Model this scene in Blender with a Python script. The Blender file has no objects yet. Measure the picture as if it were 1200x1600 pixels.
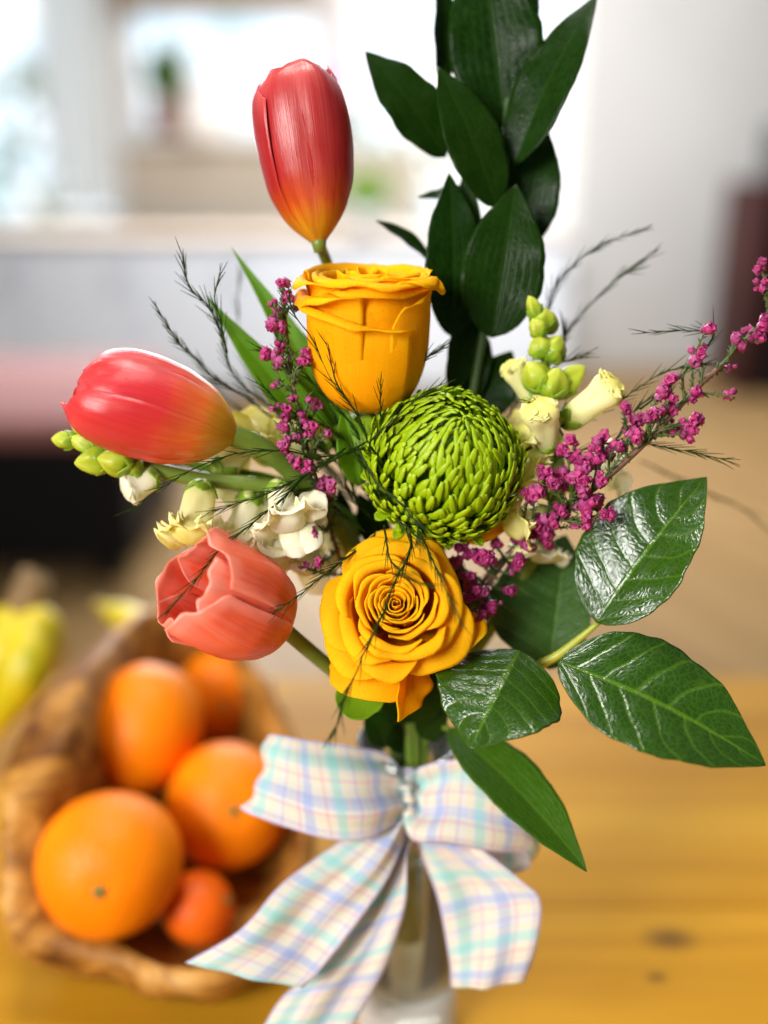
import bpy, math, random
import numpy as np
from mathutils import Vector, Matrix
random.seed(7); np.random.seed(7)
R = math.radians
sc = bpy.context.scene
col = sc.collection

# ------------------------------------------------------------------ camera
PITCH = R(20.0); CZ = 1.14; LENS = 35.0
FPX = 1600.0 * LENS / 36.0            # focal length in photograph pixels
cam_d = bpy.data.cameras.new('camera')
cam_d.sensor_fit = 'VERTICAL'; cam_d.sensor_height = 36.0; cam_d.lens = LENS
cam_d.clip_start = 0.01; cam_d.clip_end = 100
cam_d.dof.use_dof = True; cam_d.dof.focus_distance = 0.350
cam_d.dof.aperture_fstop = 2.2; cam_d.dof.aperture_blades = 0
cam = bpy.data.objects.new('camera', cam_d); col.objects.link(cam)
cam.location = (0, 0, CZ); cam.rotation_euler = (R(90) - PITCH, 0, 0)
sc.camera = cam
# ------------------------------------------------------------------ world + lamps
wd = bpy.data.worlds.new('World'); sc.world = wd; wd.use_nodes = True
bg = wd.node_tree.nodes['Background']
bg.inputs[0].default_value = (1.0, 0.98, 0.95, 1); bg.inputs[1].default_value = 0.15
def area(name, loc, target, size, power, colr, size_y=None):
    l = bpy.data.lights.new(name, 'AREA'); l.energy = power; l.color = colr
    l.shape = 'RECTANGLE'; l.size = size; l.size_y = size_y or size
    o = bpy.data.objects.new(name, l); col.objects.link(o); o.location = loc
    o.rotation_euler = (Vector(target) - Vector(loc)).to_track_quat('-Z', 'Y').to_euler()
    return o
area('ceiling_lamp', (-0.10, 0.62, 2.3), (0.02, 0.36, 0.9), 0.42, 17, (1.0, 0.96, 0.89))
area('window_light', (-0.95, -0.82, 1.68), (0.0, 0.38, 0.98), 0.70, 47, (1.0, 0.975, 0.94))
area('far_window_light', (-0.7, 5.15, 1.75), (0.0, 0.4, 0.9), 2.6, 170, (0.95, 0.98, 1.0), 1.5)
area('room_fill', (0.6, 3.4, 2.45), (0.5, 4.2, 0.6), 1.6, 112, (1.0, 0.99, 0.98))  # unseen fill added to brighten the far wall and cabinet
sc.view_settings.view_transform = 'Standard'; sc.view_settings.look = 'None'
sc.view_settings.exposure = 0.0; sc.view_settings.gamma = 1.0
sc.render.engine = 'CYCLES'
sc.cycles.use_denoising = True
sc.cycles.max_bounces = 9; sc.cycles.diffuse_bounces = 7; sc.cycles.transparent_max_bounces = 12; sc.cycles.transmission_bounces = 8
sc.cycles.caustics_refractive = False; sc.cycles.caustics_reflective = False
sc.cycles.sample_clamp_indirect = 6.0

# ------------------------------------------------------------------ helpers
FWD = np.array([0, math.cos(PITCH), -math.sin(PITCH)])
UPV = np.array([0, math.sin(PITCH), math.cos(PITCH)])
RGT = np.array([1.0, 0, 0]); CAMP = np.array([0, 0, CZ])
def ray(px, py): return FWD + RGT * ((px - 600) / FPX) - UPV * ((py - 800) / FPX)
def W(px, py, d): return CAMP + ray(px, py) * d                # point seen at px,py at depth d
def Wy(px, py, y): r = ray(px, py); return CAMP + r * (y / r[1])
def Wz(px, py, z): r = ray(px, py); return CAMP + r * ((z - CZ) / r[2])
def D(r, u, t):                                              # direction: right, up in picture, toward viewer
    v = RGT * r + UPV * u - FWD * t; return v / np.linalg.norm(v)
def nrm(v): v = np.asarray(v, float); return v / (np.linalg.norm(v) + 1e-12)
PX = 0.36 / FPX                                              # metres per photograph pixel at the flowers

def spline(pts, n):
    P = np.asarray(pts, float)
    if len(P) == 2: return np.array([P[0] * (1 - t) + P[1] * t for t in np.linspace(0, 1, n)])
    Q = np.vstack([2 * P[0] - P[1], P, 2 * P[-1] - P[-2]])
    out = []; m = len(P) - 1
    for x in np.linspace(0, m, n):
        i = min(int(x), m - 1); t = x - i
        a, b, c, d = Q[i], Q[i + 1], Q[i + 2], Q[i + 3]
        out.append(.5 * ((2 * b) + (c - a) * t + (2 * a - 5 * b + 4 * c - d) * t * t + (3 * b - a - 3 * c + d) * t ** 3))
    return np.array(out)
def lerp_tab(t, xs, ys): return np.interp(t, xs, ys)
def smooth_tab(t, xs, ys):
    # monotone-ish smooth interpolation (cosine free: catmull on dense table)
    xs = np.asarray(xs, float); tt = np.linspace(xs[0], xs[-1], 200)
    y = np.interp(tt, xs, ys); k = np.ones(21) / 21
    yp = np.concatenate([2 * y[0] - y[10:0:-1], y, 2 * y[-1] - y[-2:-12:-1]])
    return np.interp(t, tt, np.convolve(yp, k, 'valid'))

class MB:
    def __init__(s): s.v = []; s.f = []; s.uv = []; s.n = 0
    def grid(s, P, closed=False, uv=None, caps=False):
        n, m, _ = P.shape; b = s.n
        s.v.append(P.reshape(-1, 3)); s.n += n * m
        if uv is None:
            uu, vv = np.meshgrid(np.linspace(0, 1, m), np.linspace(0, 1, n)); uv = np.dstack([uu, vv])
        s.uv.append(uv.reshape(-1, 2))
        mm = m if closed else m - 1
        for i in range(n - 1):
            for j in range(mm):
                k = (j + 1) % m
                s.f.append((b + i * m + j, b + i * m + k, b + (i + 1) * m + k, b + (i + 1) * m + j))
        if caps:
            s.f.append(tuple(b + j for j in range(m))[::-1]); s.f.append(tuple(b + (n - 1) * m + j for j in range(m)))
        return s
    def tube(s, pts, rad, k=8, caps=True):
        P = np.asarray(pts, float); n = len(P); rad = np.broadcast_to(rad, (n,))
        T = np.gradient(P, axis=0); T /= np.linalg.norm(T, axis=1)[:, None] + 1e-12
        a = np.array([0, 0, 1.0]) if abs(T[0][2]) < .9 else np.array([1.0, 0, 0])
        x = nrm(np.cross(a, T[0])); G = np.zeros((n, k, 3)); ang = np.arange(k) * 2 * math.pi / k
        for i in range(n):
            x = nrm(x - T[i] * np.dot(x, T[i])); y = np.cross(T[i], x)
            G[i] = P[i] + rad[i] * (np.cos(ang)[:, None] * x + np.sin(ang)[:, None] * y)
        return s.grid(G, closed=True, caps=caps)
    def box(s, lo, hi, rot=None, ctr=None):
        lo = np.asarray(lo, float); hi = np.asarray(hi, float); b = s.n
        V = np.array([[x, y, z] for x in (lo[0], hi[0]) for y in (lo[1], hi[1]) for z in (lo[2], hi[2])])
        s.v.append(V); s.n += 8; s.uv.append(np.zeros((8, 2)))
        for f in ((0, 1, 3, 2), (4, 6, 7, 5), (0, 4, 5, 1), (2, 3, 7, 6), (0, 2, 6, 4), (1, 5, 7, 3)):
            s.f.append(tuple(b + i for i in f))
        return s
    def mesh(s, name, origin=(0, 0, 0), smooth=True):
        V = np.vstack(s.v) - np.asarray(origin, float); me = bpy.data.meshes.new(name)
        me.from_pydata(V.tolist(), [], s.f)
        UV = np.vstack(s.uv); ul = me.uv_layers.new(name='UVMap')
        idx = np.zeros(len(me.loops), dtype=np.int32); me.loops.foreach_get('vertex_index', idx)
        ul.data.foreach_set('uv', UV[idx].astype(np.float32).ravel())
        me.polygons.foreach_set('use_smooth', [smooth] * len(me.polygons)); me.update()
        return me

def thing(name, label, cat, loc, group=None):
    o = bpy.data.objects.new(name, None); col.objects.link(o); o.location = tuple(loc)
    o.empty_display_size = .01; o['label'] = label; o['category'] = cat
    if group: o['group'] = group
    return o
def root_loc(o):
    p = np.zeros(3)
    while o is not None: p += np.array(o.location); o = o.parent
    return p
def part(name, mb, mat, parent=None, smooth=True, solid=0, bevel=0, label=None, kind=None, off=0.0):
    """mesh given in world coordinates, stored relative to its parent"""
    me = mb.mesh(name, root_loc(parent) if parent else (0, 0, 0), smooth)
    me.materials.append(mat)
    o = bpy.data.objects.new(name, me); col.objects.link(o); o.parent = parent
    if solid:
        m = o.modifiers.new('thickness', 'SOLIDIFY'); m.thickness = solid; m.offset = off
    if bevel:
        m = o.modifiers.new('bevel', 'BEVEL'); m.width = bevel; m.segments = 3
    if label: o['label'] = label
    if kind: o['kind'] = kind
    return o
def inst(name, me, parent, M):
    o = bpy.data.objects.new(name, me); col.objects.link(o); o.parent = parent
    o.matrix_local = M; return o
def struct(o): o['kind'] = 'structure'; return o
def tag(o, label, cat, group=None):
    o['label'] = label; o['category'] = cat
    if group: o['group'] = group
    return o

# ------------------------------------------------------------------ materials
class NT:
    def __init__(s, name):
        s.m = bpy.data.materials.new(name); s.m.use_nodes = True; s.t = s.m.node_tree
        s.b = s.t.nodes['Principled BSDF']; s.out = s.t.nodes['Material Output']
    def n(s, typ, **kw):
        x = s.t.nodes.new(typ)
        for k, v in kw.items():
            if k.startswith('i_'):
                key = k[2:]; key = int(key) if key.isdigit() else key.replace('_', ' ')
                x.inputs[key].default_value = v
            else: setattr(x, k, v)
        return x
    def l(s, a, b): s.t.links.new(a, b); return s
    def uv(s):
        c = s.n('ShaderNodeTexCoord'); p = s.n('ShaderNodeSeparateXYZ'); s.l(c.outputs['UV'], p.inputs[0]); return c.outputs['UV'], p.outputs[0], p.outputs[1]
    def obj(s): return s.n('ShaderNodeTexCoord').outputs['Object']
    def mapv(s, vec, scale=(1, 1, 1), loc=(0, 0, 0), rot=(0, 0, 0)):
        m = s.n('ShaderNodeMapping'); s.l(vec, m.inputs[0]); m.inputs['Scale'].default_value = scale
        m.inputs['Location'].default_value = loc; m.inputs['Rotation'].default_value = rot; return m.outputs[0]
    def noise(s, vec, scale, detail=3, rough=.55, dist=0):
        x = s.n('ShaderNodeTexNoise'); s.l(vec, x.inputs['Vector']); x.inputs['Scale'].default_value = scale
        x.inputs['Detail'].default_value = detail; x.inputs['Roughness'].default_value = rough; x.inputs['Distortion'].default_value = dist
        return x.outputs['Fac']
    def ramp(s, fac, stops, interp='LINEAR'):
        r = s.n('ShaderNodeValToRGB'); s.l(fac, r.inputs[0]); e = r.color_ramp; e.interpolation = interp
        while len(e.elements) < len(stops): e.elements.new(.5)
        for el, (p, c) in zip(e.elements, stops):
            el.position = p; el.color = (c, c, c, 1) if isinstance(c, (int, float)) else (*c, 1)
        return r.outputs[0]
    def math(s, op, a, b=None, c=None, clamp=False):
        x = s.n('ShaderNodeMath', operation=op, use_clamp=clamp)
        for i, q in enumerate((a, b, c)):
            if q is None: continue
            if isinstance(q, (int, float)): x.inputs[i].default_value = q
            else: s.l(q, x.inputs[i])
        return x.outputs[0]
    def mix(s, fac, a, b, typ='MIX'):
        x = s.n('ShaderNodeMixRGB', blend_type=typ)
        for i, q in enumerate((fac, a, b)):
            if isinstance(q, (int, float)): x.inputs[i].default_value = q if i == 0 else (q, q, q, 1)
            elif isinstance(q, tuple): x.inputs[i].default_value = (*q, 1)
            else: s.l(q, x.inputs[i])
        return x.outputs[0]
    def bump(s, h, strength, dist=.001):
        b = s.n('ShaderNodeBump'); s.l(h, b.inputs['Height']); b.inputs['Strength'].default_value = strength
        b.inputs['Distance'].default_value = dist; s.l(b.outputs[0], s.b.inputs['Normal']); return b.outputs[0]
    def base(s, c):
        if isinstance(c, tuple): s.b.inputs['Base Color'].default_value = (*c, 1)
        else: s.l(c, s.b.inputs['Base Color'])
        return s
    def set(s, **kw):
        for k, v in kw.items(): s.b.inputs[k.replace('_', ' ')].default_value = v
        return s
    def translucent(s, c, fac, normal=None):
        t = s.n('ShaderNodeBsdfTranslucent'); mx = s.n('ShaderNodeMixShader'); mx.inputs[0].default_value = fac
        if isinstance(c, tuple): t.inputs[0].default_value = (*c, 1)
        else: s.l(c, t.inputs[0])
        if normal is not None: s.l(normal, t.inputs['Normal'])
        s.l(s.b.outputs[0], mx.inputs[1]); s.l(t.outputs[0], mx.inputs[2]); s.l(mx.outputs[0], s.out.inputs[0]); return s
def plain(name, c, rough=.5, spec=.5, **kw):
    m = NT(name); m.base(c); m.set(Roughness=rough, Specular_IOR_Level=spec, **kw); return m.m
def mottled(name, c1, c2, scale, rough=.5, bump=0, detail=4, spec=.5, trans=0, dist=.001):
    m = NT(name); v = m.obj(); f = m.noise(v, scale, detail)
    c = m.ramp(f, [(.3, c1), (.7, c2)]); m.base(c); m.set(Roughness=rough, Specular_IOR_Level=spec)
    if bump: m.bump(f, bump, dist)
    if trans: m.translucent(c, trans)
    return m.m

def tulip_mat(name, stops, stripe, spots, tl=.28, edge=0.0, fine=.2):
    m = NT(name); uv, u, v = m.uv()
    vn = m.math('ADD', v, m.math('MULTIPLY', m.math('SUBTRACT', m.noise(m.mapv(uv, (26, 1.6, 1)), 1.0, 3), .5), .22))
    c = m.ramp(vn, stops)
    st = m.noise(m.mapv(uv, (70, 1.8, 1)), 1.0, 4, .65)
    c = m.mix(m.math('MULTIPLY', m.ramp(st, [(.42, 0.0), (.72, 1.0)]), fine), c, stripe)
    g = m.math('ABSOLUTE', m.math('SUBTRACT', u, .5))
    mid = m.ramp(g, [(0.0, 1.0), (.10, .45), (.26, 0.0)])
    up = m.ramp(v, [(.12, 0.0), (.4, 1.0), (.9, .8)])
    c = m.mix(m.math('MULTIPLY', m.math('MULTIPLY', mid, up), .4), c, stripe)
    big = m.noise(m.mapv(uv, (3, 2, 1)), 1.3, 2)
    c = m.mix(m.math('MULTIPLY', m.ramp(big, [(.45, 0.0), (.7, 1.0)]), .4), c, spots)
    if edge:
        eg = m.math('MAXIMUM', m.ramp(g, [(.38, 0.0), (.49, 1.0)]), m.ramp(v, [(.86, 0.0), (.98, 1.0)])); c = m.mix(m.math('MULTIPLY', eg, edge), c, stripe)
    m.base(c); m.set(Roughness=.29, Specular_IOR_Level=.5)
    h = m.noise(m.mapv(uv, (90, 3, 1)), 1.0, 3)
    nb = m.bump(h, .26, .0007); m.translucent(c, tl, nb); return m.m
M = {}
M['tulip_a'] = tulip_mat('tulip_red', [(0, (.60, .34, .01)), (.10, (.80, .38, .008)), (.25, (.66, .09, .005)), (.42, (.46, .014, .012)), (.8, (.46, .016, .022)), (1, (.62, .08, .08))], (.74, .19, .17), (.38, .005, .008))
M['tulip_b'] = tulip_mat('tulip_pink_red', [(0, (.74, .55, .02)), (.12, (.80, .46, .015)), (.26, (.80, .19, .03)), (.5, (.64, .026, .030)), (.8, (.62, .018, .034)), (1, (.72, .05, .055))], (.80, .15, .15), (.70, .045, .005))
M['tulip_c'] = tulip_mat('tulip_salmon', [(0, (.88, .44, .01)), (.2, (.88, .24, .015)), (.45, (.86, .11, .018)), (.8, (.86, .13, .050)), (1, (.92, .30, .19))], (.95, .42, .32), (.88, .12, .004), .42, .6, .42)

m = NT('rose_petal'); uv, u, v = m.uv()
f = m.noise(m.mapv(uv, (6, 5, 1)), 1.0, 4, .6)
c = m.ramp(v, [(0, (.95, .52, .02)), (.3, (1.0, .50, .003)), (.75, (1.0, .54, .002)), (1, (1.0, .66, .008))])
c = m.mix(m.math('MULTIPLY', m.ramp(f, [(.4, 0.0), (.75, 1.0)]), .35), c, (1.0, .60, .008))
vn_ = m.noise(m.mapv(uv, (75, 2.2, 1)), 1.0, 4, .6, .4); c = m.mix(m.math('MULTIPLY', m.ramp(vn_, [(.48, 0.0), (.66, 1.0)]), .22), c, (.98, .34, .002))
bz = m.noise(m.mapv(uv, (4, 6, 1), (3, 1, 0)), 1.0, 5, .7); c = m.mix(m.math('MULTIPLY', m.ramp(bz, [(.62, 0.0), (.72, 1.0)]), .35), c, (.85, .30, .002))
m.base(c); m.set(Roughness=.6, Specular_IOR_Level=.10)
h = m.math('ADD', m.noise(m.mapv(uv, (16, 40, 1)), 1.0, 3, .6, 1.5), m.math('MULTIPLY', m.noise(m.mapv(uv, (3, 3, 1)), 1.0, 2), 1.2))
nb = m.bump(h, .32, .0009); m.translucent(c, .48, nb); M['rose'] = m.m

def leaf_mat(name, base, vein, under_sat=1.0, rough=.3, spec=.5, trans=.12, nsec=7, vein_mix=.55, cell=34, bump=.5, coat=0.0, bdist=.0007, aspect=.55, para=False, mott=.35):
    m = NT(name); uv, u, v = m.uv()
    x = m.math('ABSOLUTE', m.math('MULTIPLY', m.math('SUBTRACT', u, .5), 2.0))
    if para:
        wv = m.math('ABSOLUTE', m.math('SINE', m.math('MULTIPLY', u, 34.0)))
        sec = m.ramp(wv, [(0, 1.0), (.35, 0.0)])
    else:
        q = m.math('MULTIPLY', m.math('SUBTRACT', v, m.math('MULTIPLY', m.math('POWER', x, 1.35), .20)), float(nsec))
        q = m.math('ADD', q, m.math('MULTIPLY', m.math('SUBTRACT', m.noise(m.mapv(uv, (2.2, 3, 1)), 1.0, 2), .5), .7))
        q = m.math('ADD', q, m.math('MULTIPLY', m.math('GREATER_THAN', u, .5), .45))
        fr = m.math('ABSOLUTE', m.math('SUBTRACT', m.math('FRACT', q), .5))
        sec = m.ramp(fr, [(0, 1.0), (.035, .7), (.09, 0.0)])
    mid = m.ramp(x, [(0, 1.0), (.025, .9), (.06, 0.0)])
    vo = m.n('ShaderNodeTexVoronoi', feature='DISTANCE_TO_EDGE'); 
    dvn = m.n('ShaderNodeTexNoise'); m.l(m.mapv(uv, (9, 14, 1)), dvn.inputs['Vector']); dvn.inputs['Scale'].default_value = 1.0
    dva = m.n('ShaderNodeVectorMath', operation='MULTIPLY_ADD'); m.l(dvn.outputs['Color'], dva.inputs[0]); dva.inputs[1].default_value = (1.6, 1.6, 0); m.l(m.mapv(uv, (cell * aspect, cell, 1)), dva.inputs[2])
    m.l(dva.outputs[0], vo.inputs['Vector']); vo.inputs['Scale'].default_value = 1.0
    cellv = m.ramp(vo.outputs['Distance'], [(0, 1.0), (.12, 0.0)])
    n1 = m.noise(m.mapv(uv, (5, 7, 1)), 1.0, 4, .6)
    c = m.mix(m.math('MULTIPLY', m.ramp(n1, [(.35, 0.0), (.75, 1.0)]), mott), base, tuple(min(1, k * 1.9) for k in base))
    c = m.mix(m.math('MULTIPLY', cellv, .16), c, vein)
    c = m.mix(m.math('MULTIPLY', sec, vein_mix * .6), c, vein)
    c = m.mix(m.math('MULTIPLY', mid, vein_mix), c, vein)
    sp_ = m.noise(m.mapv(uv, (7, 11, 1), (4, 2, 0)), 1.0, 5, .7); c = m.mix(m.math('MULTIPLY', m.ramp(sp_, [(.70, 0.0), (.76, 1.0)]), .6), c, (.10, .07, .012))
    rnd = m.n('ShaderNodeObjectInfo').outputs['Random']; c = m.mix(m.math('MULTIPLY', rnd, .5), c, tuple((base[0] * 2.6, base[1] * 1.7, base[2])))
    m.base(c); m.set(Specular_IOR_Level=spec, Coat_Weight=coat, Coat_Roughness=.2)
    rr = m.ramp(m.noise(m.mapv(uv, (9, 14, 1)), 1.0, 3), [(.3, max(.05, rough - .08)), (.75, rough + .12)]); m.l(rr, m.b.inputs['Roughness'])
    h = m.math('SUBTRACT', m.math('SUBTRACT', m.math('MULTIPLY', m.ramp(vo.outputs['Distance'], [(0, 0.0), (.35, 1.0)]), .7), m.math('MULTIPLY', sec, 1.1)), m.math('MULTIPLY', mid, 1.2))
    h = m.math('ADD', h, m.math('MULTIPLY', m.noise(m.mapv(uv, (22, 36, 1)), 1.0, 2), .35))
    nb = m.bump(h, bump, bdist); m.translucent(c, trans, nb); return m.m
M['salal'] = leaf_mat('glossy_broad_leaf', (.011, .046, .001), (.12, .25, .012), rough=.25, spec=.62, trans=.08, nsec=7, vein_mix=.50, bump=.22, bdist=.0006)
M['salal_dull'] = leaf_mat('matt_broad_leaf', (.020, .070, .010), (.10, .20, .03), rough=.5, spec=.3, trans=.12, nsec=6, vein_mix=.5, bump=.4)
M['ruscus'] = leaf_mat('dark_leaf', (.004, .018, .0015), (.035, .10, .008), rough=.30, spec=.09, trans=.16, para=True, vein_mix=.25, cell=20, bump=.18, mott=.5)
M['ruscus_bright'] = leaf_mat('bright_lower_leaf', (.024, .088, .002), (.12, .26, .03), rough=.30, spec=.5, trans=.16, para=True, vein_mix=.5, cell=20, bump=.2)  # brighter green base, for the drooping leaf and the sill plant
M['tulip_leaf'] = leaf_mat('tulip_leaf', (.085, .225, .005), (.14, .30, .02), rough=.45, spec=.3, trans=.25, para=True, vein_mix=.25, cell=14, bump=.2)
M['stem'] = mottled('green_stem', (.10, .17, .016), (.17, .24, .03), 90, .42, .1, trans=.06)
M['stem_dark'] = mottled('dark_stem', (.02, .055, .010), (.04, .09, .015), 120, .5, .1)
M['twig'] = mottled('brown_twig', (.10, .040, .022), (.20, .085, .05), 300, .6, .3)
M['twig_green'] = mottled('yellow_green_twig', (.30, .36, .03), (.42, .42, .05), 120, .45, .1)
M['fern'] = mottled('fern_needle', (.008, .022, .002), (.018, .042, .003), 200, .4, 0, spec=.12)
M['needle'] = mottled('heather_needle', (.035, .065, .012), (.09, .13, .025), 200, .55, 0)
M['bloom'] = mottled('heather_bloom', (.36, .012, .12), (.56, .055, .24), 260, .38, .2, trans=.2)
M['bloom_dark'] = mottled('heather_bloom_dark', (.20, .008, .075), (.36, .025, .15), 260, .4, .2, trans=.15)
M['bloom_pale'] = mottled('heather_bloom_mauve', (.36, .035, .16), (.52, .10, .28), 260, .5, .2, trans=.2)

m = NT('chrysanthemum_floret'); uv, u, v = m.uv()
c = m.ramp(v, [(0, (.19, .34, .001)), (.4, (.25, .42, .001)), (1, (.42, .57, .005))])
rn = m.n('ShaderNodeObjectInfo').outputs['Random']
c = m.mix(m.math('MULTIPLY', rn, .35), c, (.22, .38, .002)); m.base(c)
m.set(Roughness=.42, Specular_IOR_Level=.4); m.translucent(c, .22); M['mum'] = m.m

m = NT('snapdragon_petal'); uv, u, v = m.uv()
c = m.ramp(v, [(0, (.58, .66, .10)), (.3, (.90, .88, .42)), (.7, (.94, .90, .50)), (1, (.90, .84, .22))])
f = m.noise(m.mapv(uv, (12, 3, 1)), 1.0, 3); m.base(c); nb = m.bump(f, .25, .001)
m.set(Roughness=.45, Specular_IOR_Level=.35); m.translucent(c, .42, nb); M['snap'] = m.m
m = NT('white_snapdragon_petal'); uv, u, v = m.uv()
c = m.ramp(v, [(0, (.72, .74, .24)), (.35, (.94, .92, .68)), (1, (.96, .94, .80))])
f = m.noise(m.mapv(uv, (10, 3, 1)), 1.0, 3); m.base(c); nb = m.bump(f, .25, .001)
m.set(Roughness=.5, Specular_IOR_Level=.3); m.translucent(c, .42, nb); M['snap_white'] = m.m
m = NT('snapdragon_bud'); uv, u, v = m.uv()
c = m.ramp(v, [(0, (.20, .32, .015)), (.5, (.36, .46, .02)), (1, (.56, .60, .06))])
f = m.noise(m.mapv(uv, (14, 3, 1)), 1.0, 3); m.base(c); nb = m.bump(f, .3, .001)
m.set(Roughness=.42, Specular_IOR_Level=.4); m.translucent(c, .22, nb); M['bud'] = m.m
M['sepal'] = mottled('sepal', (.16, .30, .015), (.27, .42, .02), 80, .42, .1, trans=.2)

# plaid ribbon: u across, v along (metres in v scaled by ribbon width)
m = NT('plaid_ribbon'); uv, u, v = m.uv()
def bands(x, lst, freq=1.0):
    fr = m.math('FRACT', m.math('MULTIPLY', x, freq)); acc = None
    for (p, w) in lst:
        d = m.math('ABSOLUTE', m.math('SUBTRACT', fr, p)); k = m.math('LESS_THAN', d, w)
        acc = k if acc is None else m.math('ADD', acc, k, clamp=True)
    return acc
c = m.mix(0.0, (.70, .71, .725), (1, 1, 1))
def lay(c, mask, colr, op): return m.mix(m.math('MULTIPLY', mask, op), c, colr)
yl = [(.07, .022), (.33, .02), (.43, .02), (.50, .018), (.80, .02), (.87, .02)]
for ax, fr in ((u, 1.0), (v, 1.3)):
    c = lay(c, bands(ax, yl, fr), (.84, .70, .28), .28)
    c = lay(c, bands(ax, [(.20, .062)], fr), (.22, .66, .60), .46)
    c = lay(c, bands(ax, [(.62, .06)], fr), (.28, .38, .74), .44)
    c = lay(c, bands(ax, [(.385, .014), (.74, .014)], fr), (.78, .26, .32), .42)
    c = lay(c, bands(ax, [(.93, .014)], fr), (.42, .26, .56), .34)
ed = m.math('GREATER_THAN', m.math('ABSOLUTE', m.math('SUBTRACT', u, .5)), .475)
c = m.mix(m.math('MULTIPLY', ed, .75), c, (.62, .52, .74))
wv = m.math('MULTIPLY', m.math('SINE', m.math('MULTIPLY', u, 300.0)), m.math('SINE', m.math('MULTIPLY', v, 300.0)))
m.base(c); m.set(Roughness=.75, Specular_IOR_Level=.2); nb = m.bump(wv, .15, .0003); m.translucent(c, .22, nb); M['ribbon'] = m.m

m = NT('clear_glass'); lw = m.n('ShaderNodeFresnel'); lw.inputs[0].default_value = 1.45
tr = m.n('ShaderNodeBsdfTransparent'); tr.inputs[0].default_value = (.94, .96, .95, 1)
m.base((.95, .97, .97)); m.set(Roughness=.06, Specular_IOR_Level=.8)
gl = m.n('ShaderNodeBsdfGlossy'); gl.inputs['Roughness'].default_value = .05
mx = m.n('ShaderNodeMixShader'); m.l(lw.outputs[0], mx.inputs[0]); m.l(tr.outputs[0], mx.inputs[1]); m.l(gl.outputs[0], mx.inputs[2])
mx2 = m.n('ShaderNodeMixShader'); mx2.inputs[0].default_value = .08; m.l(mx.outputs[0], mx2.inputs[1]); m.l(m.b.outputs[0], mx2.inputs[2]); m.l(mx2.outputs[0], m.out.inputs[0]); M['glass'] = m.m
m = NT('vase_water'); tr = m.n('ShaderNodeBsdfTransparent'); tr.inputs[0].default_value = (.92, .95, .90, 1); gl = m.n('ShaderNodeBsdfGlossy'); gl.inputs['Roughness'].default_value = .02
lw = m.n('ShaderNodeFresnel'); lw.inputs[0].default_value = 1.15; mx = m.n('ShaderNodeMixShader'); m.l(lw.outputs[0], mx.inputs[0]); m.l(tr.outputs[0], mx.inputs[1]); m.l(gl.outputs[0], mx.inputs[2]); m.l(mx.outputs[0], m.out.inputs[0]); M['water'] = m.m

def wood_mat(name, dark, mid, light, scale=1.0, rough=.38, axis='x', knots=(), bump=.15):
    m = NT(name); v = m.obj(); rnd = m.n('ShaderNodeObjectInfo').outputs['Random']
    off = m.n('ShaderNodeCombineXYZ'); m.l(m.math('MULTIPLY', rnd, 7.0), off.inputs[0]); m.l(m.math('MULTIPLY', rnd, 31.0), off.inputs[1])
    ad = m.n('ShaderNodeVectorMath', operation='ADD'); m.l(v, ad.inputs[0]); m.l(off.outputs[0], ad.inputs[1])
    st = (1.6, 22, 22) if axis == 'x' else (22, 1.6, 22)
    g = m.noise(m.mapv(ad.outputs[0], tuple(k * scale for k in st)), 1.0, 5, .6, .6)
    g2 = m.noise(m.mapv(ad.outputs[0], tuple(k * scale * 4 for k in st)), 1.0, 4, .6, .3)
    big = m.noise(m.mapv(ad.outputs[0], tuple(k * scale * .3 for k in st)), 1.0, 2)
    c = m.ramp(g, [(.28, dark), (.5, mid), (.72, light)])
    c = m.mix(m.math('MULTIPLY', m.ramp(g2, [(.45, 0.0), (.7, 1.0)]), .35), c, dark)
    c = m.mix(m.math('MULTIPLY', m.ramp(big, [(.4, 0.0), (.65, 1.0)]), .4), c, light)
    c = m.mix(m.math('MULTIPLY', rnd, .22), c, dark)
    for (kx, ky, kr) in knots:
        ds = m.n('ShaderNodeVectorMath', operation='DISTANCE'); sv = m.mapv(v, (.6, 1, 0), (-.6 * kx, -ky, 0)); m.l(sv, ds.inputs[0]); ds.inputs[1].default_value = (0, 0, 0)
        k = m.ramp(m.math('DIVIDE', ds.outputs['Value'], kr), [(.25, 1.0), (1.0, 0.0)]); c = m.mix(m.math('MULTIPLY', k, .72), c, (.06, .028, .008))
    m.base(c); m.set(Roughness=rough, Specular_IOR_Level=.10); m.bump(g2, bump, .0006); return m.m

# ================================================================== THE SETTING
TZ = 0.75                                   # table top height
# floor: one sheet with separate boards laid slightly turned
M['floor'] = wood_mat('floor_wood', (.19, .110, .042), (.27, .168, .070), (.35, .225, .102), .6, .42, 'y')
M['floor_gap'] = plain('floor_gap', (.12, .075, .04), .8)
fl = struct(part('floor', MB().box((-3.2, .0, -.03), (3.2, 5.45, 0.0)), M['floor_gap'], smooth=False))
bw = .19; ang = R(24)
bm = MB().box((-bw / 2 + .003, -4.2, 0), (bw / 2 - .003, 4.2, .014)); me = bm.mesh('board', smooth=False); me.materials.append(M['floor'])
for i in range(-18, 19):
    ox = i * bw
    Mx = Matrix.Translation((ox * math.cos(ang) * 1.0, 3.0 + ox * math.sin(ang) * 0.0, 0.002)) @ Matrix.Rotation(ang, 4, 'Z')
    Mx = Matrix.Rotation(ang, 4, 'Z') @ Matrix.Translation((ox + 1.2, 2.7, 0.002))
    inst('floor_board', me, fl, Mx)
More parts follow.
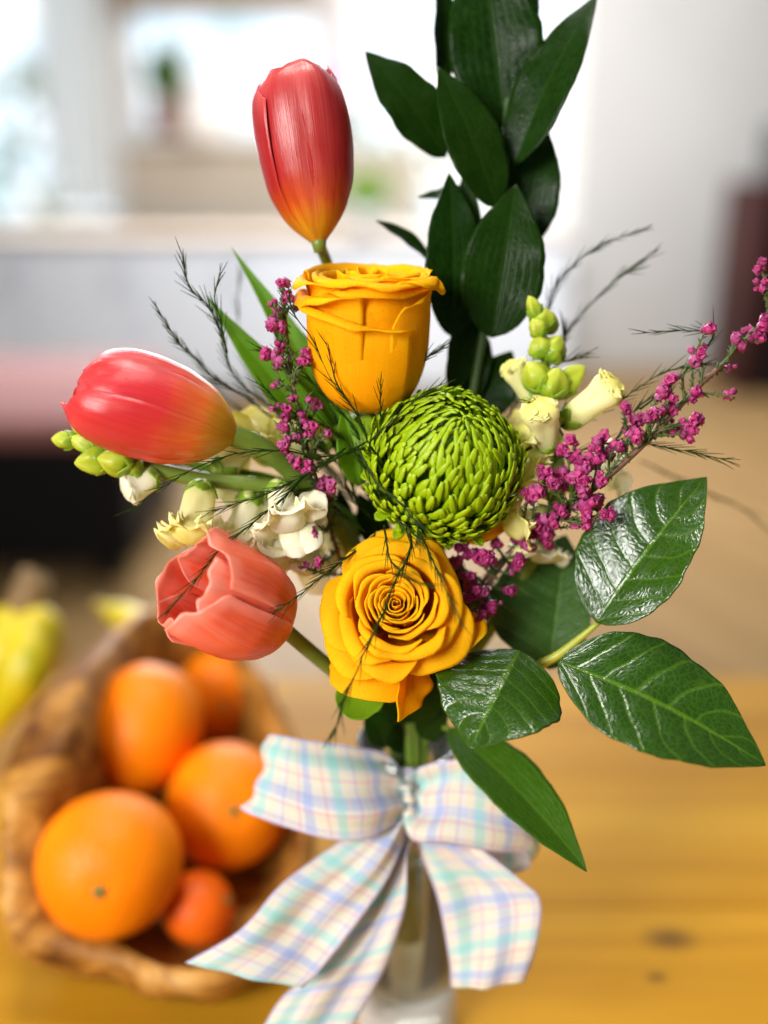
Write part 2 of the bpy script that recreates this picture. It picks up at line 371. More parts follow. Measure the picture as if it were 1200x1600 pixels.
# back wall with two window openings and a glazed door opening
YB = 5.45
wallm = mottled('pale_wall_paint', (.52, .52, .515), (.56, .56, .555), 2.0, .85)
taupe = mottled('taupe_panel_paint', (.40, .35, .28), (.44, .39, .32), 3.0, .7)
def wy(px, py): p = Wy(px, py, YB); return p[0], p[2]
xa0, za0 = wy(-260, 352); xa1, _ = wy(188, 352)         # left window
xb0, zb0 = wy(203, 216); xb1, _ = wy(505, 216)          # middle window
xc0, zc0 = wy(545, 398); xc1, _ = wy(892, 398)          # right glazed opening
ZT = 2.5
wb = MB()
def wq(x0, x1, z0, z1): wb.box((x0, YB, z0), (x1, YB + .12, z1))
wq(-3.2, xa0, 0, ZT); wq(xa0, xa1, 0, za0); wq(xa1, xb0, 0, ZT); wq(xb0, xb1, 0, zb0); wq(xb1, xc0, 0, ZT)
wq(xc0, xc1, 0, zc0); wq(xc1, 3.2, 0, ZT); wq(xa0, xa1, 2.2, ZT); wq(xb0, xb1, 2.05, ZT); wq(xc0, xc1, 2.2, ZT)
struct(part('wall', wb, wallm, smooth=False))
m = NT('outdoor_sky_light'); v = m.obj()
f = m.noise(v, 1.4, 3); c = m.ramp(f, [(.30, (.30, .46, .36)), (.40, (.42, .60, .72)), (.50, (.74, .87, 1.0)), (.60, (1, 1, 1))])
e = m.n('ShaderNodeEmission'); m.l(c, e.inputs[0]); e.inputs[1].default_value = 2.0; m.l(e.outputs[0], m.out.inputs[0])
struct(part('sky', MB().box((-7, 9.0, -2), (7, 9.1, 7)), m.m, smooth=False))
framem = plain('white_frame_paint', (.80, .80, .78), .5)
m = NT('window_glass'); m.base((.98, 1, 1)); m.set(Roughness=0.0, Alpha=.12, Specular_IOR_Level=.5); M['pane'] = m.m
def window(x0, x1, z0, z1, label, mull, rail):
    t = thing('window', label, 'window', ((x0 + x1) / 2, YB, z0), 'windows in the far wall')
    w = .045; fb = MB(); y0, y1 = YB + .02, YB + .09
    fb.box((x0, y0, z0), (x0 + w, y1, z1)); fb.box((x1 - w, y0, z0), (x1, y1, z1))
    fb.box((x0 + w, y0, z0), (x1 - w, y1, z0 + w)); fb.box((x0 + w, y0, z1 - w), (x1 - w, y1, z1))
    part('frame', fb, framem, t, smooth=False)
    xs = [x0 + w] + [x0 + (x1 - x0) * (k + 1) / mull for k in range(mull - 1)] + [x1 - w]
    for k in range(mull):
        part('pane', MB().box((xs[k] + (.016 if k else 0), YB + .05, z0 + w), (xs[k + 1] - (.016 if k < mull - 1 else 0), YB + .054, z1 - w)), M['pane'], t, smooth=False)
        if k: part('glazing_bar', MB().box((xs[k] - .016, y0 + .01, z0 + w), (xs[k] + .016, y1 - .01, z1 - w)), framem, t, smooth=False)
    part('sill', MB().box((x0 - .03, YB - .10, z0 - .03), (x1 + .03, YB + .02, z0 - .002)), framem, t, smooth=False)
    return t
window(xa0, xa1, za0, 2.2, 'tall bright window at the far left, white curtain beside it', 2, 0)
window(xb0, xb1, zb0, 2.05, 'shorter window above the taupe panel, behind the upper red tulip', 1, 0)
window(xc0, xc1, zc0, 2.2, 'bright white window behind the tall dark leaves', 2, 0)
# curtain beside the left window (pleated)
t_ = np.linspace(0, 1, 90); x0 = wy(70, 100)[0]; x1 = wy(185, 100)[0]
P = np.zeros((12, 90, 3))
for i, z in enumerate(np.linspace(.86, 2.3, 12)):
    P[i, :, 0] = x0 + (x1 - x0) * t_; P[i, :, 1] = YB - .10 + .03 * np.sin(t_ * 40 + .3 * np.sin(z * 4)); P[i, :, 2] = z
m = NT('white_curtain'); m.base((.80, .80, .80)); m.set(Roughness=.9); m.translucent((.95, .95, .94), .8)
tag(part('curtain', MB().grid(P), m.m), 'white pleated curtain hanging at the left of the middle window', 'curtain')
# brown blind box over the middle window, taupe panel below it
p0 = Wy(175, -60, YB - .1); p1 = Wy(495, 17, YB - .1)
tag(part('window_valance', MB().box((p0[0], YB - .13, p1[2]), (p1[0], YB - .012, p1[2] + .26)), plain('brown_valance', (.30, .22, .14), .7), smooth=False, bevel=.006), 'brown valance along the top edge above the middle window', 'valance')
p0 = Wy(195, 222, YB); p1 = Wy(655, 352, YB)
tag(part('wall_panel', MB().box((p0[0], YB - .045, p1[2]), (p1[0], YB - .002, p0[2] - .03)), taupe, smooth=False, bevel=.004), 'taupe wooden panel under the middle window', 'panel')
# low pale cabinet in front of the far wall
cabm = mottled('pale_blue_white_paint', (.74, .82, .95), (.78, .86, .97), 2, .45)
YC = 4.65; q0 = Wy(-150, 366, YC); q1 = Wy(880, 600, YC); ct = .775
t = thing('cabinet', 'long low pale blue white cabinet before the far windows', 'cabinet', ((q0[0] + q1[0]) / 2, YC, 0))
part('body', MB().box((q0[0], YC + .02, .06), (q1[0], YC + .50, ct - .03)), cabm, t, smooth=False)
part('top', MB().box((q0[0] - .02, YC - .02, ct - .028), (q1[0] + .02, YC + .52, ct)), mottled('brown_worktop', (.30, .22, .16), (.38, .29, .22), 5, .35), t, smooth=False, bevel=.004)
part('plinth', MB().box((q0[0] + .03, YC + .06, .016), (q1[0] - .03, YC + .46, .058)), plain('plinth', (.25, .24, .24), .7), t, smooth=False)
nd = 6
for k in range(nd):
    a = q0[0] + (q1[0] - q0[0]) * k / nd + .008; b = q0[0] + (q1[0] - q0[0]) * (k + 1) / nd - .008
    d = part('door', MB().box((a, YC - .002, .075), (b, YC + .018, ct - .04)), cabm, t, smooth=False, bevel=.004)
    part('handle', MB().tube([(b - .05, YC - .02, .52), (b - .05, YC - .02, .66)], .006, 8), plain('steel', (.6, .6, .6), .3, Metallic=1.0), d)
# plants and vessels on the sill and worktop
def lathe(prof, ctr, k=28, sq=1.0):
    P = np.zeros((len(prof), k, 3)); a = np.arange(k) * 2 * math.pi / k
    for i, (r, z) in enumerate(prof): P[i, :, 0] = ctr[0] + r * np.cos(a); P[i, :, 1] = ctr[1] + r * np.sin(a) * sq; P[i, :, 2] = ctr[2] + z
    return P
def leafgrid(base, tip, hw, N, prof='ovate', bend=0.0, fold=0.0, sway=0.0, und=0.0, nund=3, ph=0.0, n=26, mq=13, hwr=None, tw=0.0, dr=0.0, cup=0.0):
    base = np.asarray(base, float); tip = np.asarray(tip, float); A = tip - base; L = np.linalg.norm(A); A = A / L
    X = nrm(np.cross(A, nrm(N))); Nn = np.cross(X, A); hwr = hw if hwr is None else hwr
    T = np.linspace(0, 1, n); V = np.linspace(-1, 1, mq); P = np.zeros((n, mq, 3)); UV = np.zeros((n, mq, 2))
    for i, t in enumerate(T):
        if prof == 'ovate': w = math.sin(math.pi * t ** .78) ** .78 * (1 - .25 * max(0, t - .75) / .25)
        elif prof == 'lance': w = math.sin(math.pi * min(1, t ** .85)) ** .85
        elif prof == 'blade': w = math.sin(math.pi * (t * .78 + .12 - .12 * t + .10 * t)) if t < 1 else 0; 
        elif prof == 'tipdrop': w = max(0, math.sin(math.pi * t ** .72)) ** .72 * (1 if t < .8 else 1 - .35 * (t - .8) / .2)
        elif prof == 'round': w = max(0.0, 1 - abs(2 * t ** 1.25 - 1) ** 2.6) ** .5
        w = max(w, 0.004)
        if prof == 'blade':
            w = max(.004, (1 - t ** 2.2) ** .9 * (.75 + .5 * math.sin(math.pi * min(1, t * 1.1))))
        an = tw * t; Xr = X * math.cos(an) + Nn * math.sin(an); Nr = Nn * math.cos(an) - X * math.sin(an)
        c = base + A * L * t + Nn * (bend * L * math.sin(math.pi * t)) + X * (sway * L * math.sin(math.pi * t)) - Nn * (dr * L * t * t)
        for j, v in enumerate(V):
            h = (hw if v < 0 else hwr) * w * (1 + .018 * math.sin(t * 23 + ph * 3 + v * 2) + .010 * math.sin(t * 57 + ph + v))
            P[i, j] = c + Xr * (h * v * math.cos(fold)) + Nr * (h * abs(v) * math.sin(fold)) + Nr * (und * h * math.sin(nund * 2 * math.pi * t + ph + (1.7 if v > 0 else 0)) * v * v) + Nr * (cup * h * v * v)
            UV[i, j] = (.5 + v / 2, t)
    return P, UV
def leaf(name, parent, mat, *a, thick=.0004, label=None, **k):
    P, UV = leafgrid(*a, **k); return part(name, MB().grid(P, uv=UV), mat, parent, solid=thick, label=label)

t = thing('potted_plant', 'dark green leafy plant in a reddish brown pot on the window sill', 'plant', Wy(262, 214, YB - .05))
b = np.array(t.location)
part('pot', MB().grid(lathe([(.0, 0), (.06, 0), (.075, .10), (.085, .17), (.075, .17), (.06, .14), (.0, .14)], b), closed=True), plain('red_pot', (.28, .13, .09), .6), t)
for k in range(9):
    a = k * 2.4; hh = .20 + .06 * (k % 3); dv = np.array([math.cos(a) * (.10 + .05 * (k % 2)), math.sin(a) * .05, hh])
    leaf('leaf', t, M['ruscus_bright'], b + np.array([0, 0, .15]), b + np.array([.02, 0, .14]) + dv, .05, (0, -1, .4), bend=.1, n=10, mq=5)
t = thing('jug', 'white jug standing on the sill of the middle window', 'jug', Wy(318, 226, YB - .06)); b = np.array(t.location)
part('body', MB().grid(lathe([(.0, 0), (.085, 0), (.12, .07), (.125, .14), (.10, .23), (.075, .29), (.085, .32), (.075, .32), (.065, .29), (0, .28)], b), closed=True), plain('white_ceramic', (.85, .84, .83), .25), t)
part('handle', MB().tube(spline([b + np.array([.11, 0, .10]), b + np.array([.17, 0, .14]), b + np.array([.16, 0, .24]), b + np.array([.08, 0, .27])], 14), .012, 8), plain('white_ceramic_2', (.85, .84, .83), .25), t)
t = thing('flower_pot', 'small pink flower pot on the far window ledge right of the upper tulip', 'pot', Wy(535, 150, YB - .16)); b = np.array(t.location)
part('pot', MB().grid(lathe([(.0, 0), (.05, 0), (.065, .09), (.07, .12), (.06, .12), (.05, .09), (0, .09)], b), closed=True), plain('pink_pot', (.62, .22, .50), .5), t)
part('shelf', MB().box((b[0] - .13, b[1] - .07, b[2] - .022), (b[0] + .13, YB - .003, b[2] - .002)), framem, t, smooth=False)
t = thing('potted_plant', 'small green plant on the worktop behind the upper tulip base', 'plant', Wy(572, 352, 4.9) * np.array([1, 1, 0]) + np.array([0, 0, .7755])); b = np.array(t.location)
part('pot', MB().grid(lathe([(.0, 0), (.055, 0), (.075, .10), (.065, .10), (0, .08)], b), closed=True), plain('grey_pot', (.45, .48, .52), .5), t)
for k in range(8):
    a = k * 2.4; dv = np.array([math.cos(a) * .12, math.sin(a) * .05, .16 + .04 * (k % 3)])
    leaf('leaf', t, M['tulip_leaf'], b + np.array([0, 0, .08]), b + np.array([0, 0, .06]) + dv, .035, (0, -1, .5), bend=.1, n=10, mq=5)
# hedge and parked light-blue shape outside the middle window
t = thing('garden_hedge', 'soft green bush outside the far windows', 'bush', (-1.2, 7.6, 0))
hb = MB()
for k in range(560):
    a = random.uniform(-1.6, 2.4); z = random.uniform(.2, 1.52 + .30 * math.sin(a * 3.3)); y = random.uniform(7.3, 7.9)
    c = np.array([a - 1.2, y, z]); s = random.uniform(.06, .13); d = nrm(np.random.randn(3)); e2 = nrm(np.cross(d, np.random.randn(3)))
    P = np.array([[c - d * s, c - e2 * s * .5], [c + e2 * s * .5, c + d * s]]); hb.grid(P)
part('foliage', hb, mottled('hedge_leaf', (.20, .34, .14), (.34, .48, .22), 3, .6, trans=.3), t, kind='stuff')

# black bench with pink cushion, left
t = thing('bench', 'low black bench with a flat pink seat cushion, left behind the fruit bowl', 'bench', (-1.35, 3.0, 0))
blk = plain('black_lacquer', (.003, .003, .004), .6, .15)
r1 = Wy(196, 700, 2.45)[0]
part('base', MB().box((r1 - 1.7, 2.45, .10), (r1, 3.35, .43)), blk, t, smooth=False, bevel=.02)
for x in (r1 - 1.6, r1 - .10):
    for y in (2.55, 3.25): part('leg', MB().box((x - .03, y - .03, .016), (x + .03, y + .03, .098)), blk, t, smooth=False)
r2 = Wy(150, 690, 2.43)[0]
part('cushion', MB().box((r2 - 1.62, 2.42, .432), (r2, 3.30, .50)), mottled('pink_cloth', (.22, .085, .08), (.27, .11, .105), 5, .9), t, smooth=True, bevel=.03)
# dark wooden cabinet at the right edge
t = thing('dark_cabinet', 'dark mahogany cabinet with black front cut by the right edge', 'cabinet', (2.15, 5.0, 0))
xl = Wy(1182, 400, 4.75)[0]; zt = Wy(1160, 285, 4.75)[2]
part('side_panel', MB().box((xl - .03, 4.72, .016), (xl + .04, 5.2, zt)), mottled('mahogany', (.030, .006, .005), (.05, .010, .008), 6, .5, spec=.2), t, smooth=False, bevel=.005)
part('front', MB().box((xl + .043, 4.75, .016), (xl + .9, 5.2, zt - .0005)), plain('black_front', (.006, .005, .006), .5, .2), t, smooth=False)
part('upper_shelf', MB().box((xl + .13, 4.80, zt + .002), (xl + .9, 5.2, zt + .26)), plain('dark_grey_box', (.05, .055, .05), .5), t, smooth=False)

# ------------------------------------------------------------------ table
kn = [Wz(1046, 1467, TZ), Wz(1026, 1527, TZ), Wz(905, 1300, TZ)]
TR = np.array([0.0, .25, 0.0])
M['table'] = wood_mat('pine_table', (.30, .125, .004), (.45, .215, .010), (.58, .315, .024), .7, .42, 'x',
    [(kn[0][0], kn[0][1] - .25, .011), (kn[1][0], kn[1][1] - .25, .0045)], bump=.12)
t = thing('dining_table', 'honey coloured pine table carrying the vase and fruit bowl', 'table', TR)
ye = Wz(1150, 1058, TZ)[1]; y = ye; k = 0
while y > -.35:
    w = [.135, .118, .142, .126][k % 4]
    part('plank', MB().box((-.95, y - w + .0004, TZ - .035), (.95, y, TZ)), M['table'], t, smooth=False, bevel=.0007); y -= w; k += 1
part('apron', MB().box((-.85, ye - .09, TZ - .14), (.85, ye - .065, TZ - .037)), M['table'], t, smooth=False)
for x in (-.86, .80):
    for yy in (ye - .14, -.28): part('leg', MB().box((x, yy, .016), (x + .07, yy + .07, TZ - .038)), M['table'], t, smooth=False, bevel=.006)

# ================================================================== FRUIT BOWL
def noise3(p, s, seed=0):
    q = np.asarray(p) * s + seed
    return (np.sin(q[..., 0] * 1.7 + 1.3 * np.sin(q[..., 1] * 1.1)) + np.sin(q[..., 1] * 2.3 + 1.7 * np.sin(q[..., 2] * 1.3)) + np.sin(q[..., 2] * 1.9 + 1.1 * np.sin(q[..., 0] * 2.1))) / 3
inner = [(318, 948, .112), (240, 958, .118), (180, 1012, .124), (135, 1095, .120), (98, 1195, .104), (70, 1300, .078), (62, 1390, .058), (100, 1448, .044),
         (180, 1480, .038), (270, 1508, .036), (360, 1500, .038), (432, 1430, .042), (468, 1330, .050), (460, 1230, .062), (425, 1130, .080), (375, 1030, .096)]
thick = [.012, .022, .028, .030, .028, .024, .018, .012, .009, .008, .008, .008, .008, .009, .010, .011]
I = np.array([Wz(a, b_, TZ + z) for a, b_, z in inner]); I = np.vstack([I, I[:1]]); I = spline(I, 97)[:-1]
th = np.interp(np.linspace(0, 16, 97)[:-1], range(17), thick + thick[:1])
cen = I.mean(0); od = I - cen; od[:, 2] = 0; od /= np.linalg.norm(od, axis=1)[:, None]
O = I + od * th[:, None]; O[:, 2] -= .006
rings = []
fc = np.array([cen[0], cen[1], 0])
def ring(base, k, z):
    q = fc + (base - fc) * k; q = q.copy(); q[:, 2] = z if np.isscalar(z) else z; return q
flr = TZ + .010
rings.append(ring(I, .05, flr)); rings.append(ring(I, .45, flr)); rings.append(ring(I, .66, flr + .004)); 
zi = I[:, 2]
rings.append(ring(I, .84, flr + (zi - flr) * .22)); rings.append(ring(I, .95, flr + (zi - flr) * .6)); q = I.copy(); rings.append(q)
q = (I * .75 + O * .25); q[:, 2] += .003; rings.append(q); q = (I * .3 + O * .7); q[:, 2] += .002; rings.append(q)
rings.append(O)
zo = O[:, 2]; 
rings.append(ring(O, .97, TZ + (zo - TZ) * .72)); rings.append(ring(O, .90, TZ + (zo - TZ) * .4)); rings.append(ring(O, .80, TZ + (zo - TZ) * .14)); rings.append(ring(O, .70, TZ + .0015)); rings.append(ring(O, .05, TZ + .0015))
P = np.array(rings); 
am = np.array([0, 0, 0, .3, .6, .8, 1, 1, 1, 1, 1, .5, 0, 0])[:, None]
P = P + (noise3(P, 45)[..., None] * .0032 + noise3(P, 130, 3)[..., None] * .0012 + noise3(P, 320, 5)[..., None] * .0008) * am[..., None] * np.array([1, 1, .8])
P[-3:, :, 2] = np.maximum(P[-3:, :, 2], TZ + .0012)
m = NT('burl_wood'); v = m.obj(); f = m.noise(v, 26, 5, .6, 1.2); f2 = m.noise(m.mapv(v, (1, 1, 3)), 60, 4, .6, .5)
c = m.ramp(f, [(.34, (.10, .032, .006)), (.48, (.28, .115, .016)), (.60, (.46, .22, .040)), (.78, (.60, .36, .12))])
c = m.mix(m.math('MULTIPLY', m.ramp(f2, [(.5, 0.0), (.7, 1.0)]), .55), c, (.10, .035, .010)); m.base(c); m.set(Roughness=.5, Specular_IOR_Level=.22); m.bump(f2, .35, .002)
tag(part('fruit_bowl', MB().grid(P, closed=True), m.m), 'rustic hand carved burl wood bowl holding oranges', 'bowl')

def orange_mat(name, c1, c2):
    m = NT(name); v = m.obj(); f = m.noise(v, 22, 4); c = m.ramp(f, [(.3, c1), (.7, c2)]); rn_ = m.n('ShaderNodeObjectInfo').outputs['Random']; c = m.mix(m.math('MULTIPLY', m.ramp(m.noise(v, 9, 3), [(.5, 0.0), (.75, 1.0)]), .4), c, (.84, .28, .004)); m.base(c)
    m.set(Roughness=.40, Specular_IOR_Level=.22, Subsurface_Weight=.12, Subsurface_Scale=.004); m.b.inputs['Subsurface Radius'].default_value = (1, .4, .1)
    vo = m.n('ShaderNodeTexVoronoi'); m.l(v, vo.inputs['Vector']); vo.inputs['Scale'].default_value = 520; m.bump(vo.outputs['Distance'], .35, .0012); return m.m
M['orange'] = orange_mat('orange_peel', (.84, .185, .001), (.90, .25, .002)); M['mandarin'] = orange_mat('mandarin_peel', (.72, .10, .004), (.80, .15, .006))
M['button'] = mottled('stem_button', (.10, .11, .02), (.22, .20, .04), 300, .8)
def orange(px, py, d, r, nav, label, mat='orange', sq=.95):
    c = W(px, py, d); o = thing('orange' if mat == 'orange' else 'mandarin', label, 'orange' if mat == 'orange' else 'mandarin', c - np.array([0, 0, r]), 'citrus fruit in the bowl')
    n = nrm(nav); x = nrm(np.cross(n, (0.3, .2, .9))); y = np.cross(n, x); nn, k = 24, 36
    P = np.zeros((nn, k, 3)); a = np.arange(k) * 2 * math.pi / k
    for i, th_ in enumerate(np.linspace(.02, math.pi - .02, nn)):
        dim = 1 - .05 * math.exp(-(th_ / .22) ** 2); rr = r * dim
        P[i] = c + n * rr * sq * math.cos(th_) + (rr * math.sin(th_) * (1 + .012 * np.sin(3 * a + px)))[:, None] * (np.cos(a)[:, None] * x + np.sin(a)[:, None] * y)
    part('peel', MB().grid(P, closed=True, caps=True), M[mat], o)
    b = c + n * r * sq * .948; st = MB()
    for q in range(5):
        aa = q * 2 * math.pi / 5; dv = x * math.cos(aa) + y * math.sin(aa)
        st.tube([b, b + dv * r * .055 + n * .0006, b + dv * r * .10], [.0016, .0014, .0005], 6)
    st.tube([b - n * .001, b + n * .0016], [.0024, .0018], 8); part('stem_button', st, M['button'], o)
orange(172, 1350, .485, .0350, D(.12, -.05, .99), 'largest orange at the front of the bowl, green stem mark showing')
orange(226, 1137, .565, .0325, D(.25, .9, -.2), 'orange leaning on the raised left rim of the bowl', sq=1.14)
orange(344, 1086, .635, .0290, D(.25, -.1, .95), 'small pale orange at the back of the bowl, right of the tall one')
orange(356, 1258, .545, .0338, D(.25, .18, .94), 'shiny orange beside the left loop of the ribbon bow')
orange(310, 1420, .505, .0185, D(.8, .3, .2), 'small reddish mandarin in shadow at the bottom of the bowl', 'mandarin')

def banana(parent, pts, r, mat, endm, name='banana'):
    C = spline(pts, 24); s = np.linspace(0, 1, 24); rad = r * np.interp(s, [0, .08, .14, .3, .7, .92, .97, 1], [.28, .30, .5, .95, 1, .55, .3, .25])
    o = part(name, MB().tube(C, rad, 10), mat, parent); return o
m = NT('banana_peel'); v = m.obj(); f = m.noise(v, 18, 3); f2 = m.noise(v, 70, 3)
c = m.ramp(f, [(.33, (.20, .26, .006)), (.46, (.52, .42, .005)), (.70, (.74, .52, .006))]); c = m.mix(m.math('MULTIPLY', m.ramp(f2, [(.62, 0.0), (.7, 1.0)]), .5), c, (.20, .12, .02)); m.base(c); m.set(Roughness=.45); M['banana'] = m.m
cr = W(44, 930, .66); t = thing('banana_bunch', 'bunch of green and yellow bananas left of the fruit bowl', 'bananas', (cr[0] - .03, cr[1], TZ))
part('crown', MB().tube([cr + np.array([.004, .01, .012]), cr, cr - np.array([.004, .0, .02])], [.010, .013, .016], 8), mottled('banana_crown', (.14, .08, .03), (.24, .15, .05), 60, .7), t)
for (bx, by, bd, mx, my, md) in ((-34, 1165, .60, 40, 1050, .645), (-85, 1140, .62, -4, 1040, .65), (34, 1110, .67, 62, 1015, .67)):
    banana(t, [cr, W((44 + mx) / 2 + 3, 975, .66), W(mx, my, md), Wz(bx, by, TZ + .013)], .0165, M['banana'], None)
c0 = W(186, 948, .700)
tag(banana(None, [W(150, 945, .72), W(190, 962, .700), W(235, 985, .672), W(300, 1000, .66), W(345, 985, .675)], .0115, M['banana'], None), 'single yellow banana lying at the back inside the fruit bowl', 'banana')

# ================================================================== VASE
VX, VY = W(636, 1240, .4294)[0], .362
t = thing('glass_vase', 'clear glass bud vase wrapped with the plaid bow', 'vase', (VX, VY, TZ))
prof_o = [(.0005, .0015), (.021, .0015), (.0235, .004), (.0240, .012), (.0235, .035), (.0215, .065), (.0180, .095), (.0150, .115), (.0145, .124), (.0165, .138), (.0215, .156)]
prof_i = [(.0203, .1562), (.0152, .138), (.0130, .124), (.0135, .115), (.0165, .095), (.0200, .065), (.0220, .035), (.0220, .016), (.0190, .011), (.0005, .010)]
part('body', MB().grid(lathe(prof_o[4:] + prof_i[:-3], (VX, VY, TZ), 48), closed=True), M['glass'], t)
m = NT('whitened_glass_foot'); m.base((.88, .90, .90)); m.set(Roughness=.25, Specular_IOR_Level=.6); tr = m.n('ShaderNodeBsdfTransparent'); mx = m.n('ShaderNodeMixShader'); mx.inputs[0].default_value = .55; m.l(tr.outputs[0], mx.inputs[1]); m.l(m.b.outputs[0], mx.inputs[2]); m.l(mx.outputs[0], m.out.inputs[0])  # white mixed into the foot stands in for light caught in clear glass
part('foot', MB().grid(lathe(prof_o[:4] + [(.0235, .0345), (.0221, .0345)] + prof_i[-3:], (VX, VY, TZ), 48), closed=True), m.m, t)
part('water', MB().grid(lathe([(.0005, .0105), (.0188, .0114), (.0218, .0162), (.0218, .035), (.0198, .065), (.0178, .082), (.0005, .0822)], (VX, VY, TZ), 40), closed=True), M['water'], t)
NK = np.array([VX, VY, TZ + .155])
def stempath(a, mids, k, n=30):
    """flower base -> between the others -> vase neck -> inside the vase"""
    an = k * 2.39996; q = .0075 * (0.35 + .65 * ((k * .37) % 1)); o = np.array([math.cos(an) * q, math.sin(an) * q, 0])
    return spline([a] + list(mids) + [NK + o + np.array([0, 0, .012]), NK + o * .9 - np.array([0, 0, .031]), np.array([VX, VY, TZ + .052]) - o * 1.25], n)
def stem(parent, a, mids, k, r, mat='stem', name='stem'):
    pts = stempath(np.asarray(a), [np.asarray(x) for x in mids], k); s = np.linspace(0, 1, len(pts))
    rad = np.minimum(r, np.interp(s, [0, .5, .75, 1], [r, r, .0022, .0020]))
    return part(name, MB().tube(pts, rad, 10), M[mat], parent)

# ================================================================== TULIPS
def frame(axis, hint):
    z = nrm(axis); x = nrm(np.cross(hint, z)); y = np.cross(z, x); return x, y, z
def tulip(label, mat, base, axis, L, Rm, hint, prof_t, prof_r, rot=0.0, half=1.12, drop=.20, seed=0, lip=0.0, spread=None, ruf=.06):
    t = thing('tulip', label, 'tulip', base, 'coral tulips in the bouquet'); x, y, z = frame(axis, hint)
    rs = np.random.RandomState(seed); n, mq = 34, 25
    for k in range(6):
        outer = k < 3; ph0 = rot + (k % 3) * 2 * math.pi / 3 + (0 if outer else math.pi / 3)
        sc_r = 1.0 if outer else .955; ln = 1.0 + rs.uniform(-.035, .035) - (0 if outer else .02); wob = rs.uniform(0, 6, 4)
        V = np.linspace(-1, 1, mq); P = np.zeros((n, mq, 3)); UV = np.zeros((n, mq, 2)); op = 1.0 if spread is None else spread[k]
        for i, t_ in enumerate(np.linspace(0.0, 1, n)):
            for j, v in enumerate(V):
                te = t_ * (1 - drop * abs(v) ** 2.4 - (ruf * .28) * math.sin(v * 5 + wob[0]) * t_ - ruf * .06 * math.sin(v * 17 + wob[1]) * t_)
                r = Rm * sc_r * float(np.interp(te, prof_t, prof_r)) * (1 + (op - 1) * te)
                a = half * v * (1 + .04 * math.sin(te * 5 + wob[1]))
                r = r * (1 + .030 * v * (1 if outer else -1)) * (1 - .035 * math.exp(-(v / .10) ** 2) * math.sin(math.pi * te)) * (1 + .025 * math.cos(2 * a))
                r += Rm * .03 * math.sin(3 * te * 2 + wob[2] + 2 * v) * te + lip * Rm * max(0, te - .85) / .15 + Rm * ruf * math.sin(v * 9 + wob[3]) * max(0, te - .55) + Rm * ruf * .8 * math.sin(v * 4 + te * 3 + wob[2]) * te
                P[i, j] = base + z * (L * ln * te) + (x * math.cos(ph0 + a) + y * math.sin(ph0 + a)) * r
                UV[i, j] = (.5 + v / 2, t_)
        part('petal', MB().grid(P, uv=UV), M[mat], t, solid=.00025)
    return t
tt = np.linspace(0, 1, 60)
pr1 = smooth_tab(tt, [0, .03, .08, .18, .35, .55, .72, .86, .94, 1], [.05, .13, .34, .64, .90, 1.0, 1.01, .95, .86, .68])
b1 = W(499, 386, .372); 
t1 = tulip('upright red tulip with yellow base, topmost flower at the upper left', 'tulip_a', b1, D(-.135, .96, .12), 284 * PX * .945, 76 * PX, D(0, 0, 1), tt, pr1, rot=R(95), half=1.30, drop=.13, seed=3)
part('receptacle', MB().tube([b1 - 0.002 * D(-.1, .95, .2), b1 + .004 * D(-.1, .95, .2)], [.0022, .0034], 10), M['stem'], t1)
stem(t1, b1, [W(506, 398, .385), W(530, 470, .402), W(570, 640, .408), W(610, 900, .415)], 1, .0022)
# long green leaves of the upper tulip
leaf('leaf', t1, M['tulip_leaf'], W(560, 740, .398), W(361, 386, .382), 27 * PX, D(.3, .1, 1), 'blade', bend=.03, fold=.35, sway=.02, tw=.3, n=40, label='pointed green leaf rising behind the pink heather')
pr2 = smooth_tab(tt, [0, .03, .08, .2, .4, .6, .76, .88, .95, 1], [.06, .18, .42, .74, .96, 1.0, .96, .84, .68, .36])
b2 = W(373, 682, .360)
t2 = tulip('closed pink red tulip lying sideways at the far left', 'tulip_b', b2, D(-.94, .275, .16), 272 * PX * .95, 80 * PX, D(0, 0, 1), tt, pr2, rot=R(28), drop=.15, seed=8)
stem(t2, b2 + .004 * D(-.94, .27, .16), [W(410, 700, .366), W(470, 750, .376), W(550, 850, .392), W(610, 1000, .41)], 2, .0040)
leaf('leaf', t2, M['tulip_leaf'], W(520, 700, .392), W(322, 462, .376), 29 * PX, D(.2, .3, 1), 'blade', bend=.04, fold=.3, sway=-.03, n=40, label='broad green leaf pointing to the upper left')
leaf('leaf', t2, M['tulip_leaf'], W(560, 830, .395), W(262, 715, .374), 36 * PX, D(-.2, .75, .6), 'blade', bend=.02, fold=.35, n=36)
pr3 = smooth_tab(tt, [0, .03, .08, .2, .4, .6, .8, .92, 1], [.06, .22, .5, .82, 1.02, 1.06, 1.02, .96, .86])
b3 = W(450, 984, .364)
t3 = tulip('open salmon tulip showing its orange inside, left of the lower rose', 'tulip_c', b3, D(-.73, .46, .52), 202 * PX, 83 * PX, D(.2, .9, .2), tt, pr3, rot=R(-40), half=1.0, drop=.24, seed=5, spread=[1.02, 1.0, 1.12, .86, .80, .98], ruf=.13, lip=.05)
stem(t3, b3 + .003 * D(-.7, .4, .5), [W(478, 1012, .37), W(530, 1055, .382), W(590, 1100, .40)], 3, .0029)

